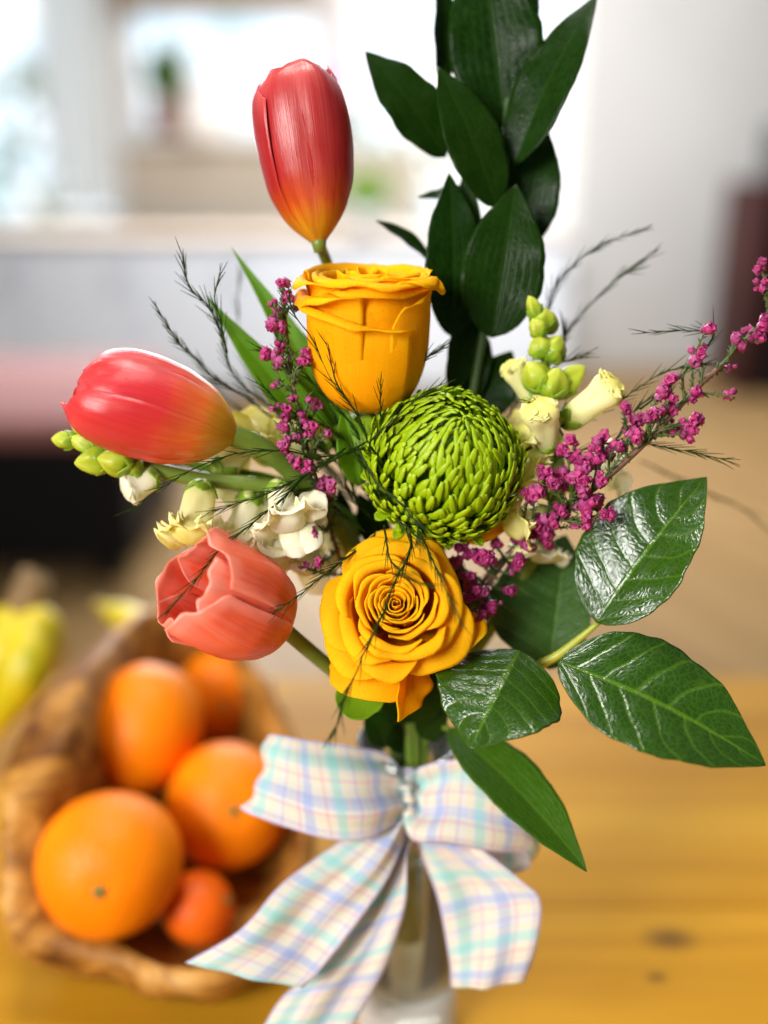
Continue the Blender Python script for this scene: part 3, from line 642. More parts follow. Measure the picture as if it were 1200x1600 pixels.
# ================================================================== ROSES
def rose(label, base, axis, hint, petals, rot=0.0, seed=0):
    t = thing('rose', label, 'rose', base, 'yellow roses in the bouquet'); x, y, z = frame(axis, hint); rs = np.random.RandomState(seed)
    for k, q in enumerate(petals):
        n, mq = 30, 27; V = np.linspace(-1, 1, mq); P = np.zeros((n, mq, 3)); UV = np.zeros((n, mq, 2)); wob = rs.uniform(0, 6.28, 6)
        C = spline(q['prof'], 60); cs = np.concatenate([[0], np.cumsum(np.linalg.norm(np.diff(C, axis=0), axis=1))]); cs /= cs[-1]
        for i, t_ in enumerate(np.linspace(0, 1, n)):
            for j, v in enumerate(V):
                te = t_ * (1 - q['drop'] * abs(v) ** 2.6 + .022 * math.sin(v * 4.5 + wob[0]) * t_ + .010 * math.sin(v * 11 + wob[1]) * t_)
                te = min(te, 1.0) if te > 1 else te
                r = np.interp(te, cs, C[:, 0]); h = np.interp(te, cs, C[:, 1])
                a = q['half'] * v
                tuck = 1 + q['tuck'] * v
                w = q['wave'] * te ** 2
                r = r * tuck + w * math.sin(a * 3.1 + wob[2]) + .25 * w * math.sin(a * 7 + wob[3])
                h = h + .8 * w * math.sin(a * 2.6 + wob[4]) + .2 * w * math.sin(a * 6.3 + wob[5])
                h += q.get('skew', 0) * v * te ** 1.5
                if q.get('pinch'): h += q['pinch'] * math.exp(-(v / .3) ** 2) * te ** 3
                ang_ = rot + q['phi'] + a
                P[i, j] = base + z * h + (x * math.cos(ang_) + y * math.sin(ang_)) * r
                UV[i, j] = (.5 + v / 2, t_)
        part('petal', MB().grid(P, uv=UV), M['rose'], t, solid=.00022)
    return t, (x, y, z)
mm = .001
# open rose facing the viewer
pl = []
def r2(i, rl, H, flare, half, drop, wave, dip=.25):
    half *= 1 + .10 * math.sin(i * 3.7)
    rl *= 1.10 * mm; H *= 1.05 * mm; fl_ = flare * 1.12 * mm
    pr = [(.30 * rl + .4 * mm, 4 * mm), (.78 * rl + .4 * mm, H * .45), (rl * 1.0, H * .74), (rl * (.97 if flare < .5 else 1.0), H * .93)]
    if flare < .5: pr += [(rl * .92, H)]
    else: pr += [(rl + fl_ * .30, H * .985), (rl + fl_ * .68, H - fl_ * dip * .35), (rl + fl_ * .94, H - fl_ * dip * 1.0), (rl + fl_, H - fl_ * dip * 1.45)]
    pl.append(dict(prof=pr, half=half, drop=drop, phi=i * 2.39996 + .25 * math.sin(i * 5.1), tuck=.10, wave=wave * mm))
for i in range(18): f = i / 17; r2(i - 7, .9 + 8.0 * f ** 1.1, 25.2 + 1.9 * f, .2 if f < .2 else .55 + .9 * f, 1.75 - .62 * f, .08, .10 + .22 * f, .12)
for i in range(11, 19): f = (i - 11) / 7; r2(i, 9.6 + 5.6 * f, 27.2 - 1.4 * f, 1.6 + 2.8 * f, 1.15 - .12 * f, .13, .55 + .35 * f, .18)
for i in range(19, 29): f = (i - 19) / 9; r2(i, 15.4 + 2.8 * f, 25.0 - 8.0 * f, 5.0 + 3.2 * f, .98 - .12 * f, .20 + .10 * f, 1.1 + .7 * f, .10 + .10 * f)
ax2 = D(-.05, .32, .95); hd = W(618, 944, .350); b2r = hd - ax2 * .0245
r2o, (x2, y2, z2) = rose('open yellow rose facing the viewer in the lower centre', b2r, ax2, D(1, 0, 0), pl, rot=1.1, seed=4)
# lower guard petals hanging below the open rose
def guard(parent, a, b, hw, N, **k): return leaf('petal', parent, M['rose'], a, b, hw, N, thick=.0006, **k)
guard(r2o, W(640, 1010, .366), W(622, 1128, .350), 46 * PX, D(.35, -.35, .85), prof='ovate', bend=.05, fold=.25, und=.10, n=30, mq=17, tw=.4)
guard(r2o, W(590, 1000, .366), W(575, 1094, .352), 66 * PX, D(-.1, -.5, .85), prof='round', bend=.12, cup=-.22, n=26, mq=21)
guard(r2o, W(690, 980, .366), W(738, 1012, .352), 50 * PX, D(.3, 0, .95), prof='round', bend=.08, cup=-.2, n=26, mq=17, und=.1)
stem(r2o, b2r, [W(625, 1010, .395), W(632, 1080, .415)], 4, .0030)
for k in range(5):
    a = k * 1.2566 + .3; dv = x2 * math.cos(a) + y2 * math.sin(a)
    leaf('sepal', r2o, M['sepal'], b2r + dv * .002, b2r + dv * .022 + z2 * .004, .0045, z2, 'lance', bend=-.1, n=14, mq=7)
leaf('leaf', r2o, M['tulip_leaf'], W(602, 1062, .368), W(532, 1112, .362), 36 * PX, D(-.2, .45, .85), 'round', bend=-.1, cup=.25, n=24, mq=15, label='small rounded leaf under the open rose')
# upper rose, seen from the side
pl = []; N1 = 16
for i in range(N1):
    f = i / (N1 - 1); rl = (2.0 + 18.6 * f ** .8) * mm; H = (51.5 - 1.5 * f + 1.2 * math.sin(i * 2.1)) * mm
    cu = 4.5 * mm * max(0, f - .25) / .75
    pr = [(.4 * rl, 3 * mm), (.74 * rl, H * .14), (.92 * rl, H * .36), (.97 * rl, H * .66), (rl, H * .90), (rl + cu * .5, H * .985), (rl + cu * 1.0, H * .985 - cu * .15), (rl + cu * 1.25, H * .98 - cu * .55)]
    if f < .25: pr = pr[:5] + [(rl * .95, H)]
    pl.append(dict(prof=pr, half=float(np.interp(f, [0, .2, .5, 1], [2.0, 1.5, 1.25, 1.1])), drop=float(np.interp(f, [0, 1], [.04, .13])), phi=i * 2.39996, tuck=.10, wave=float(np.interp(f, [0, .4, 1], [.1, .5, 1.2])) * mm))
def outer1(phi, H, rl, half, cu, drop=.16, wave=1.2, skew=0.0):
    H *= 1.075 * mm; rl *= mm; cu *= .85 * mm
    pr = [(3.5 * mm, 0), (11.5 * mm, H * .05), (17.8 * mm, H * .19), (rl * .94, H * .42), (rl * .99, H * .70), (rl * .99, H * .90), (rl + cu * .40, H * .985), (rl + cu * .90, H * .99 - cu * .10), (rl + cu * 1.25, H * .98 - cu * .60)]
    pl.append(dict(prof=pr, half=half, drop=drop, phi=phi, tuck=.018, wave=wave * mm, skew=skew * mm))
# angle measured round the axis: 0 = picture right, -pi/2 = towards the viewer, pi/2 = back
for args in ((.9, 48.0, 20.8, 1.0, 4.5, .12, .9), (2.2, 48.0, 21.0, 1.0, 5.0, .12, .9), (3.3, 45.5, 21.5, 1.0, 6.0, .12, 1.0), (-.2, 46.5, 21.3, 1.0, 5.0, .12, 1.0), (-1.25, 44.0, 21.8, 1.25, 4.2, .10, 1.3, 1.5),
             (3.75, 41.5, 22.3, .9, 6.0, .14, 1.2), (.15, 45.0, 22.2, .75, 6.0, .16, 1.0), (-2.0, 35.5, 22.7, 1.15, 4.2, .10, 1.3, -5.5), (-.55, 41.5, 23.0, .66, 1.6, .16, .8, 4.5)): outer1(*args)
ax1 = D(.015, .93, .33); b1r = W(574, 640, .375)
r1o, (x1, y1, z1) = rose('yellow rose seen from the side below the upright tulip', b1r, ax1, D(0, .4, -.9), pl, rot=0.0, seed=11)
stem(r1o, b1r, [W(580, 690, .388), W(600, 850, .405), W(622, 1020, .415)], 5, .0030)
for k in range(5):
    a = k * 1.2566 + .9; dv = x1 * math.cos(a) + y1 * math.sin(a)
    leaf('sepal', r1o, M['sepal'], b1r + dv * .003 - z1 * .001, b1r + dv * .016 - z1 * .016, .0050, z1, 'lance', bend=.12, n=14, mq=7)
leaf('leaf', r1o, M['tulip_leaf'], W(560, 760, .372), W(535, 640, .366), 30 * PX, D(.3, .1, 1), 'lance', bend=.06, fold=.3, n=24, label='bright green leaf under the upper rose')

# ================================================================== CHRYSANTHEMUM
mc = W(694, 724, .364); RB = .0250; ma = D(.22, .60, .77); mx, my, mz = frame(ma, D(1, 0, 0))
mu = thing('chrysanthemum', 'round lime green chrysanthemum at the centre of the bouquet', 'chrysanthemum', mc - ma * RB * .7)
def floret_mesh(name, hook, flat, sides=6, rings=8):
    S = np.linspace(0, 1, rings); P = np.zeros((rings, sides, 3)); UV = np.zeros((rings, sides, 2)); a = np.arange(sides) * 2 * math.pi / sides
    for i, s in enumerate(S):
        q = s * math.pi / 2 * hook
        c = np.array([0, math.sin(q), (1 - math.cos(q)) / (1 - math.cos(math.pi / 2 * hook))])
        tg = nrm([0, math.cos(q), math.sin(q)]); nn = np.array([0, -tg[2], tg[1]])
        w = np.interp(s, [0, .3, .7, .9, 1], [.75, 1.0, 1.0, .84, .42]); th = flat * np.interp(s, [0, .6, .9, 1], [.8, 1, .8, .3])
        P[i] = c + np.cos(a)[:, None] * np.array([w, 0, 0]) * .16 + np.sin(a)[:, None] * nn * th * .16
        P[i] += (np.abs(np.cos(a)) * .05 * w)[:, None] * nn       # spoon-shaped section
        UV[i, :, 0] = np.arange(sides) / sides; UV[i, :, 1] = s
    me = MB().grid(P, closed=True, uv=UV, caps=True).mesh(name); me.materials.append(M['mum']); return me
fm = [floret_mesh('floret', 1.05, .34), floret_mesh('floret', 1.2, .32), floret_mesh('floret', .95, .38)]
NF = 860; THM = R(142); stuff_mb = MB(); rs = np.random.RandomState(2)
Lm = Matrix.Translation(-Vector(mu.location))
FL = []
for k in range(NF):
    cz = 1 - (1 - math.cos(THM)) * (k + .6) / NF; th = math.acos(cz); ph = k * 2.39996 + rs.uniform(-.12, .12)
    n = ma * cz + (mx * math.cos(ph) + my * math.sin(ph)) * math.sin(th)
    u = nrm(ma - n * np.dot(ma, n)) if th > .02 else mx
    deg = math.degrees(th)
    ln = np.interp(deg, [0, 15, 40, 70, 100, 142], [.0030, .0066, .0108, .0112, .0100, .0090]) * rs.uniform(.76, 1.24)
    out = np.interp(deg, [0, 20, 50, 90, 142], [.0035, .0042, .0056, .0100, .0125]) * rs.uniform(.88, 1.15)
    wd = np.interp(deg, [0, 20, 50, 100], [.0040, .0062, .0094, .0104]) * rs.uniform(.85, 1.15)
    tilt = rs.uniform(-.42, .42) + np.interp(deg, [0, 60, 140], [0, 0, 0]); side = np.cross(u, n)
    u2 = u * math.cos(tilt) + side * math.sin(tilt); s2 = np.cross(u2, n)
    rb0 = RB * np.interp(deg, [0, 30, 60, 142], [.86, .86, .84, .70]) + rs.uniform(-.0008, .0012)
    org = mc + n * (rb0 - .1 * out) - u2 * ln * .55
    Mx = Matrix(((s2[0] * wd, n[0] * out, u2[0] * ln, org[0]), (s2[1] * wd, n[1] * out, u2[1] * ln, org[1]), (s2[2] * wd, n[2] * out, u2[2] * ln, org[2]), (0, 0, 0, 1)))
    FL.append((ln * max(.05, float(np.dot(n, -FWD)) + .35), k, Mx))
big = set(q[1] for q in sorted(FL, key=lambda q: -q[0])[:290])
for _, k, Mx in FL:
    me = fm[k % 3]
    if k not in big:
        A = np.zeros(len(me.vertices) * 3); me.vertices.foreach_get('co', A); A = A.reshape(-1, 3)
        R3 = np.array(Mx); Wp = A @ R3[:3, :3].T + R3[:3, 3]; uvw = np.zeros((8, 6, 2)); uvw[..., 1] = np.linspace(0, 1, 8)[:, None]
        stuff_mb.grid(Wp.reshape(8, 6, 3), closed=True, caps=True, uv=uvw)
    else: inst('floret', me, mu, Lm @ Mx)
part('centre_florets', stuff_mb, M['mum'], mu, kind='stuff')
P = np.zeros((14, 24, 3)); a = np.arange(24) * 2 * math.pi / 24
for i, th in enumerate(np.linspace(.02, math.pi - .02, 14)):
    P[i] = mc + ma * RB * .82 * math.cos(th) + (RB * .84 * math.sin(th)) * (np.cos(a)[:, None] * mx + np.sin(a)[:, None] * my)
part('core', MB().grid(P, closed=True, caps=True), plain('floret_core', (.17, .33, .003), .6), mu)
for k in range(9):      # loose outer florets under the head
    a = math.radians([200, 215, 235, 255, 275, 300, 320, 182, 165][k]); dv = D(math.cos(a), math.sin(a), .15)
    leaf('floret', mu, M['mum'], mc + dv * RB * .80 - ma * .006, mc + dv * (RB * 1.12 + .0015 * (k % 3)) - ma * (.004 + .002 * (k % 2)), .0022, nrm(ma + dv * .4), 'round', bend=-.14, cup=.4, n=12, mq=7, thick=.0006)
stem(mu, mc - ma * RB * .8, [W(660, 880, .405), W(645, 1040, .415)], 6, .0030)

# ================================================================== DARK LEAFY BRANCH (tall, behind)
t = thing('ruscus_branch', 'tall dark green leafy branch rising above the bouquet', 'branch', NK)
RD = .392
sp = [W(812, -60, RD), W(800, 60, RD), W(792, 180, RD), W(786, 300, RD), W(772, 430, RD), W(752, 540, RD), W(735, 640, RD)]
pts = np.vstack([spline(sp, 26), stempath(sp[-1], [W(690, 850, .41), W(655, 1020, .418)], 7)[1:]])
part('stem', MB().tube(pts, np.interp(np.linspace(0, 1, len(pts)), [0, .3, 1], [.0011, .0018, .0021]), 8), M['stem_dark'], t)
RL = [ # base, tip, half width px, depth offsets base/tip, normal, bend, fold
 ((696, 246), (570, 80), 47, .000, -.006, (.2, .2, 1), .06, .18, 'ovate', None),
 ((776, 325), (684, 104), 46, -.010, -.016, (.3, .0, 1), .05, .14, 'ovate', None),
 ((790, 200), (752, -95), 74, .002, -.004, (-.1, .0, 1), .05, .15, 'ovate', None),
 ((803, 258), (933, -8), 50, -.006, -.012, (-.5, .2, 1), .06, .20, 'ovate', None),
 ((688, 132), (688, -40), 30, .004, .002, (.7, .0, .7), .04, .30, 'ovate', None),
 ((812, 100), (838, -30), 22, .006, .004, (-.4, 0, 1), .05, .2, 'ovate', None),
 ((812, 395), (855, 200), 46, .006, .002, (-.2, 0, 1), .04, .15, 'ovate', None),
 ((768, 528), (806, 288), 64, -.010, -.014, (.0, .1, 1), .05, .13, 'ovate', None),
 ((708, 528), (702, 270), 48, -.004, -.010, (.25, .1, 1), .05, .16, 'ovate', None),
 ((748, 500), (726, 262), 30, .002, -.004, (-.4, 0, 1), .04, .2, 'ovate', None),
 ((676, 412), (588, 345), 17, .004, .004, (.0, .8, .6), .06, .3, 'lance', None),
 ((722, 290), (654, 308), 16, .002, .000, (.0, .8, .6), -.10, .3, 'lance', None),
 ((742, 480), (700, 628), 30, .002, .000, (.3, 0, 1), .04, .2, 'ovate', None),
 ((755, 520), (728, 650), 26, .006, .004, (-.3, 0, 1), .04, .2, 'ovate', None),
 ((742, 655), (800, 548), 44, .006, .006, (-.1, .1, 1), .04, .2, 'ovate', None),
 ((795, 330), (765, 215), 30, .008, .008, (.1, 0, 1), .04, .2, 'ovate', None),
 ((770, 300), (822, 150), 36, .010, .010, (.1, 0, 1), .04, .2, 'ovate', None),
]
for b_, tp, hw, d0, d1, N, bend, fold, pf, _ in RL:
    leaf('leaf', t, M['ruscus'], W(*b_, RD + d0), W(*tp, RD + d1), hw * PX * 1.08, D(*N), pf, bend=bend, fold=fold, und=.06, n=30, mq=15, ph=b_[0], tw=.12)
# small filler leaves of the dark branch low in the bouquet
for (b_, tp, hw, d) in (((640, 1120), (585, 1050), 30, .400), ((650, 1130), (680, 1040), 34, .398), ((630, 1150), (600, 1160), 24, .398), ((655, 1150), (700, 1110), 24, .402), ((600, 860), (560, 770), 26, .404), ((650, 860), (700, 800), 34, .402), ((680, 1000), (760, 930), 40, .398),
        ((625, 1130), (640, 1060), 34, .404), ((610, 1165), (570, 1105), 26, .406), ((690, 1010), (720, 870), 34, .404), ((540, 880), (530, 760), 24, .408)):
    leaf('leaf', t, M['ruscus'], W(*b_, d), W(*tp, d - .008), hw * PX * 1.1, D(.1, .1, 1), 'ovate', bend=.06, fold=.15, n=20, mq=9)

# ================================================================== GLOSSY BROAD-LEAVED TWIG (right)
t = thing('salal_twig', 'twig with four large glossy veined leaves on the right', 'twig', NK)
TW = [W(936, 972, .364), W(905, 998, .366), W(868, 1026, .368), W(826, 1046, .372), W(760, 1075, .385), W(690, 1120, .405)]
pts = np.vstack([spline(TW, 20), stempath(TW[-1], [W(660, 1140, .415)], 8)[1:]])
part('stem', MB().tube(pts, np.interp(np.linspace(0, 1, len(pts)), [0, .2, .4, 1], [.0010, .0020, .0022, .0018]), 8), M['twig_green'], t)
sl = dict(n=60, mq=41, thick=.0005)
def quilt(P, UV, nsec, amp, N):
    u = UV[..., 0]; v = UV[..., 1]; x = np.abs(u - .5) * 2
    q = (v - .20 * x ** 1.35) * nsec + .45 * (u > .5); fr = np.abs((q % 1) - .5) * 2
    h = amp * (np.sin(np.clip(fr, 0, 1) * math.pi / 2) - .6) * np.sin(np.clip(x * 1.15, 0, 1) * math.pi) ** .6 * np.sin(math.pi * np.clip(v, 0, 1)) ** .5
    return P + h[..., None] * np.asarray(N)
def broad(mat, base, tip, hw, N, label, amp=.0005, **k):
    P, UV = leafgrid(base, tip, hw, N, n=60, mq=41, **k); P = quilt(P, UV, 7, amp, nrm(N))
    return part('leaf', MB().grid(P, uv=UV), M[mat], t, solid=.0005, label=label)
broad('salal', W(932, 973, .362), W(1104, 746, .360), 100 * PX, D(-.25, .55, .85), 'upper glossy leaf pointing to the upper right', prof='ovate', bend=.05, fold=.20, und=.10, nund=1.5, ph=1.0, hwr=78 * PX)
broad('salal', W(872, 1034, .352), W(1196, 1196, .338), 102 * PX, D(.12, .62, .80), 'large glossy leaf with pale veins at the right edge', prof='ovate', bend=.06, fold=.14, und=.05, nund=1.5, hwr=96 * PX)
broad('salal', W(812, 1016, .360), W(736, 1170, .334), 98 * PX, D(-.05, .60, .75), 'curled dark leaf with its tip pointing down beside the open rose', prof='ovate', bend=.10, fold=-.22, und=.14, nund=1.2, ph=2.2, hwr=104 * PX)
broad('salal_dull', W(858, 1046, .384), W(884, 836, .398), 118 * PX, D(-.1, .1, 1), 'shaded dull leaf behind the other glossy leaves', amp=.0006, prof='ovate', bend=.05, fold=.15, und=.05, hwr=58 * PX)
# drooping leaf over the bow
t = thing('drooping_leaf', 'single long green leaf drooping over the right loop of the bow', 'leaf', NK)
lp = leaf('blade', t, M['ruscus_bright'], W(700, 1138, .392), W(917, 1362, .362), 50 * PX * 1.08, D(.45, .40, .8), 'ovate', bend=.06, fold=.20, n=40, mq=17, tw=-.2)
part('stalk', MB().tube(spline([W(705, 1142, .392), W(690, 1136, .398), W(668, 1150, .412), NK + np.array([.006, -.004, -.02]), NK + np.array([.004, 0, -.08])], 16), .0013, 8), M['stem'], t)

# ================================================================== SNAPDRAGONS
def blob(a, b, r, prof=((0, .25), (.15, .8), (.4, 1), (.65, .86), (.85, .52), (.95, .26), (1, .05)), k=16, n=18, seed=0, bump=.06, flat=1.0, hint=None):
    a = np.asarray(a); b = np.asarray(b); z = nrm(b - a); L = np.linalg.norm(b - a); x = nrm(np.cross(z, D(.3, .2, 1))); y = np.cross(z, x)
    P = np.zeros((n, k, 3)); UV = np.zeros((n, k, 2)); an = np.arange(k) * 2 * math.pi / k; xs = [p[0] for p in prof]; ys = [p[1] for p in prof]
    for i, s in enumerate(np.linspace(0, 1, n)):
        rr = r * smooth_tab(s, xs, ys) * (1 + bump * np.sin(3 * an + seed + s * 3) + bump * .6 * np.sin(5 * an + seed * 2 - s * 5))
        P[i] = a + z * L * s + rr[:, None] * (np.cos(an)[:, None] * x + np.sin(an)[:, None] * y * flat); UV[i, :, 0] = np.arange(k) / k; UV[i, :, 1] = s
    return MB().grid(P, closed=True, uv=UV, caps=True)
def bud(parent, a, b, r, mat='bud', seed=0, sep=True):
    o = part('bud', blob(a, b, r, seed=seed, bump=.11, k=24), M[mat], parent); z = nrm(b - a); x = nrm(np.cross(z, D(.2, .3, 1))); y = np.cross(z, x); L = np.linalg.norm(b - a)
    if sep:
        for k in range(4):
            an = k * 1.571 + seed; dv = x * math.cos(an) + y * math.sin(an)
            leaf('sepal', o, M['sepal'], a - z * L * .03, a + dv * r * 1.08 + z * L * .52, r * .80, dv, 'lance', bend=.20, cup=-.3, n=10, mq=7)
    return o
def floret(parent, a, b, r, mat='snap', seed=0, lobes=True, sep=True, open_=1.0):
    """snapdragon flower: pouch-shaped tube with two upper and three lower lip lobes"""
    a = np.asarray(a); b = np.asarray(b); z = nrm(b - a); L = np.linalg.norm(b - a); x = nrm(np.cross(z, D(.1, .4, 1))); y = np.cross(z, x)
    o = part('floret', blob(a, b, r, prof=((0, .30), (.08, .56), (.3, .66), (.6, .74), (.8, .92), (.93, .78), (1, .2)), seed=seed, bump=.09, k=26, n=26), M[mat], parent)
    if not lobes: open_ = -.35
    if True:
        for k, (an, ln) in enumerate(((.7, 1.0), (2.4, 1.0), (-.6, .8), (-1.57, .7), (-2.5, .8))):
            dv = x * math.cos(an) + y * math.sin(an)
            leaf('lobe', o, M[mat], a + z * L * .80 + dv * r * .55, a + z * L * (1.02 if k < 2 else .94) + dv * r * (.75 + 1.35 * ln * open_), r * .92, nrm(z - dv * .3), 'round', bend=-.18, cup=-.3, und=.26, n=18, mq=15, ph=seed + k, thick=.0002)
    if sep:
        for k in range(5):
            an = k * 1.2566 + seed; dv = x * math.cos(an) + y * math.sin(an)
            leaf('sepal', o, M['sepal'], a - z * L * .03, a + dv * r * .80 + z * L * .26, r * .46, dv, 'lance', bend=.12, cup=-.3, n=10, mq=7)
    return o
# right, upright
SD = .374
t = thing('snapdragon', 'upright lime and cream snapdragon spike right of the chrysanthemum', 'snapdragon', NK, 'snapdragons in the bouquet')
p_ = [W(845, 475, SD), W(850, 540, SD), W(856, 620, SD), W(868, 700, SD + .002), W(872, 770, SD + .006), W(840, 860, .388), W(760, 990, .402)]
pts = np.vstack([spline(p_, 30), stempath(p_[-1], [W(690, 1090, .414)], 9)[1:]])
part('stem', MB().tube(pts, np.interp(np.linspace(0, 1, len(pts)), [0, .1, .3, 1], [.0008, .0016, .0030, .0026]), 10), M['stem'], t)
def WB(x0, y0, x1, y1, d0, d1): return W(x0, y0, d0), W(x1, y1, d1)
for (x0, y0, x1, y1, r, dd, mt, sd) in ((846, 520, 850, 480, 17, -.002, 'bud', 1), (842, 500, 826, 462, 10, -.004, 'bud', 2), (848, 525, 832, 498, 13, -.006, 'bud', 3), (850, 520, 864, 488, 14, .002, 'bud', 12),
      (852, 560, 838, 522, 17, -.004, 'bud', 4), (854, 566, 876, 524, 18, -.003, 'bud', 5), (852, 610, 824, 566, 20, -.007, 'bud', 6), (858, 625, 872, 574, 20, -.008, 'bud', 7), (860, 618, 914, 572, 18, -.002, 'bud', 8), (852, 632, 806, 600, 14, .004, 'bud', 9), (846, 560, 846, 520, 13, .006, 'bud', 14)):
    a, b = WB(x0, y0, x1, y1, SD + dd * .4, SD + dd); bud(t, a, b, r * PX * 1.22, mt, sd)
for (x0, y0, x1, y1, r, d0, d1, mt, lob, sd) in ((840, 640, 794, 566, 19, .004, .000, 'snap', False, 1), (876, 664, 968, 598, 26, -.002, -.010, 'snap', False, 2), (860, 705, 840, 628, 27, -.002, -.016, 'snap', False, 3), (862, 720, 806, 668, 24, .004, -.002, 'snap', True, 4),
      (868, 770, 812, 730, 24, .004, .000, 'snap', True, 5), (880, 760, 970, 725, 22, .008, .012, 'snap_white', True, 6), (862, 800, 790, 826, 22, .002, -.006, 'snap', True, 7), (850, 840, 850, 880, 20, .012, .010, 'snap_white', True, 8)):
    a, b = WB(x0, y0, x1, y1, SD + d0, SD + d1); floret(t, a, b, r * PX * 1.22, mt, sd, lob)
leaf('petal', t, M['rose'], W(790, 812, .378), W(725, 842, .366), 24 * PX, D(0, .5, .8), 'round', bend=.1, cup=-.2, und=.1, n=16, mq=11, label='single yellow petal tucked under the chrysanthemum')
# left, lying
SL = .368
t = thing('snapdragon', 'cream snapdragon spike lying to the left under the pink tulip', 'snapdragon', NK, 'snapdragons in the bouquet')
p_ = [W(100, 690, SL - .004), W(150, 705, SL - .002), W(225, 728, SL), W(310, 748, SL + .004), W(400, 757, SL + .006), W(480, 775, SL + .010), W(545, 850, .388), W(600, 980, .404)]
pts = np.vstack([spline(p_, 34), stempath(p_[-1], [W(622, 1080, .414)], 10)[1:]])
part('stem', MB().tube(pts, np.interp(np.linspace(0, 1, len(pts)), [0, .08, .2, 1], [.0008, .0018, .0030, .0026]), 10), M['stem'], t)
for (x0, y0, x1, y1, r, dd, mt, sd) in ((122, 690, 80, 686, 12, -.003, 'bud', 1), (160, 704, 108, 684, 13, -.004, 'bud', 2), (178, 716, 116, 724, 18, -.006, 'bud', 3), (150, 690, 112, 662, 11, .0, 'bud', 4), (212, 726, 152, 716, 19, -.010, 'bud', 5), (225, 735, 180, 730, 16, -.006, 'bud', 6)):
    a, b = WB(x0, y0, x1, y1, SL + dd * .4, SL + dd); bud(t, a, b, r * PX * 1.22, mt, sd)
for (x0, y0, x1, y1, r, d0, d1, mt, op, sd) in ((250, 742, 192, 768, 25, .0, -.004, 'snap_white', 0, 1), (318, 752, 296, 850, 29, -.002, -.012, 'snap', .35, 2), (340, 748, 400, 660, 30, .010, .014, 'snap', 1, 3), (395, 765, 375, 845, 26, .008, .010, 'snap_white', 1, 4),
      (430, 752, 458, 830, 25, -.004, -.012, 'snap_white', .95, 5), (450, 770, 430, 880, 28, .006, .004, 'snap_white', 1, 6), (470, 790, 478, 900, 24, .012, .012, 'snap_white', .9, 8), (460, 745, 470, 660, 24, .014, .018, 'snap', 1, 7)):
    a, b = WB(x0, y0, x1, y1, SL + d0, SL + d1); floret(t, a, b, r * PX * 1.25, mt, sd, op > 0, open_=op)
for (x, y, x2, y2, hw) in ((452, 800, 512, 784, 24), (456, 812, 496, 858, 24), (446, 800, 470, 872, 22)):
    leaf('lobe', t, M['snap_white'], W(x, y, SL - .006), W(x2, y2, SL - .012), hw * PX, D(.1, .2, 1), 'round', bend=.10, cup=-.35, und=.15, n=18, mq=13)

for (x, y, x2, y2, hw, d0, d1) in ((425, 730, 392, 634, 36, .388, .392), (440, 745, 476, 668, 34, .390, .394), (335, 752, 425, 792, 30, .380, .380), (440, 800, 418, 905, 34, .384, .378), (500, 790, 545, 872, 30, .398, .400), (470, 820, 500, 930, 28, .394, .394), (350, 750, 372, 700, 30, .386, .388)):
    leaf('lobe', t, M['snap' if y2 < 760 else 'snap_white'], W(x, y, d0), W(x2, y2, d1), hw * PX, D(.1, .2, 1), 'round', bend=.08, cup=-.25, und=.22, n=20, mq=15, ph=x)
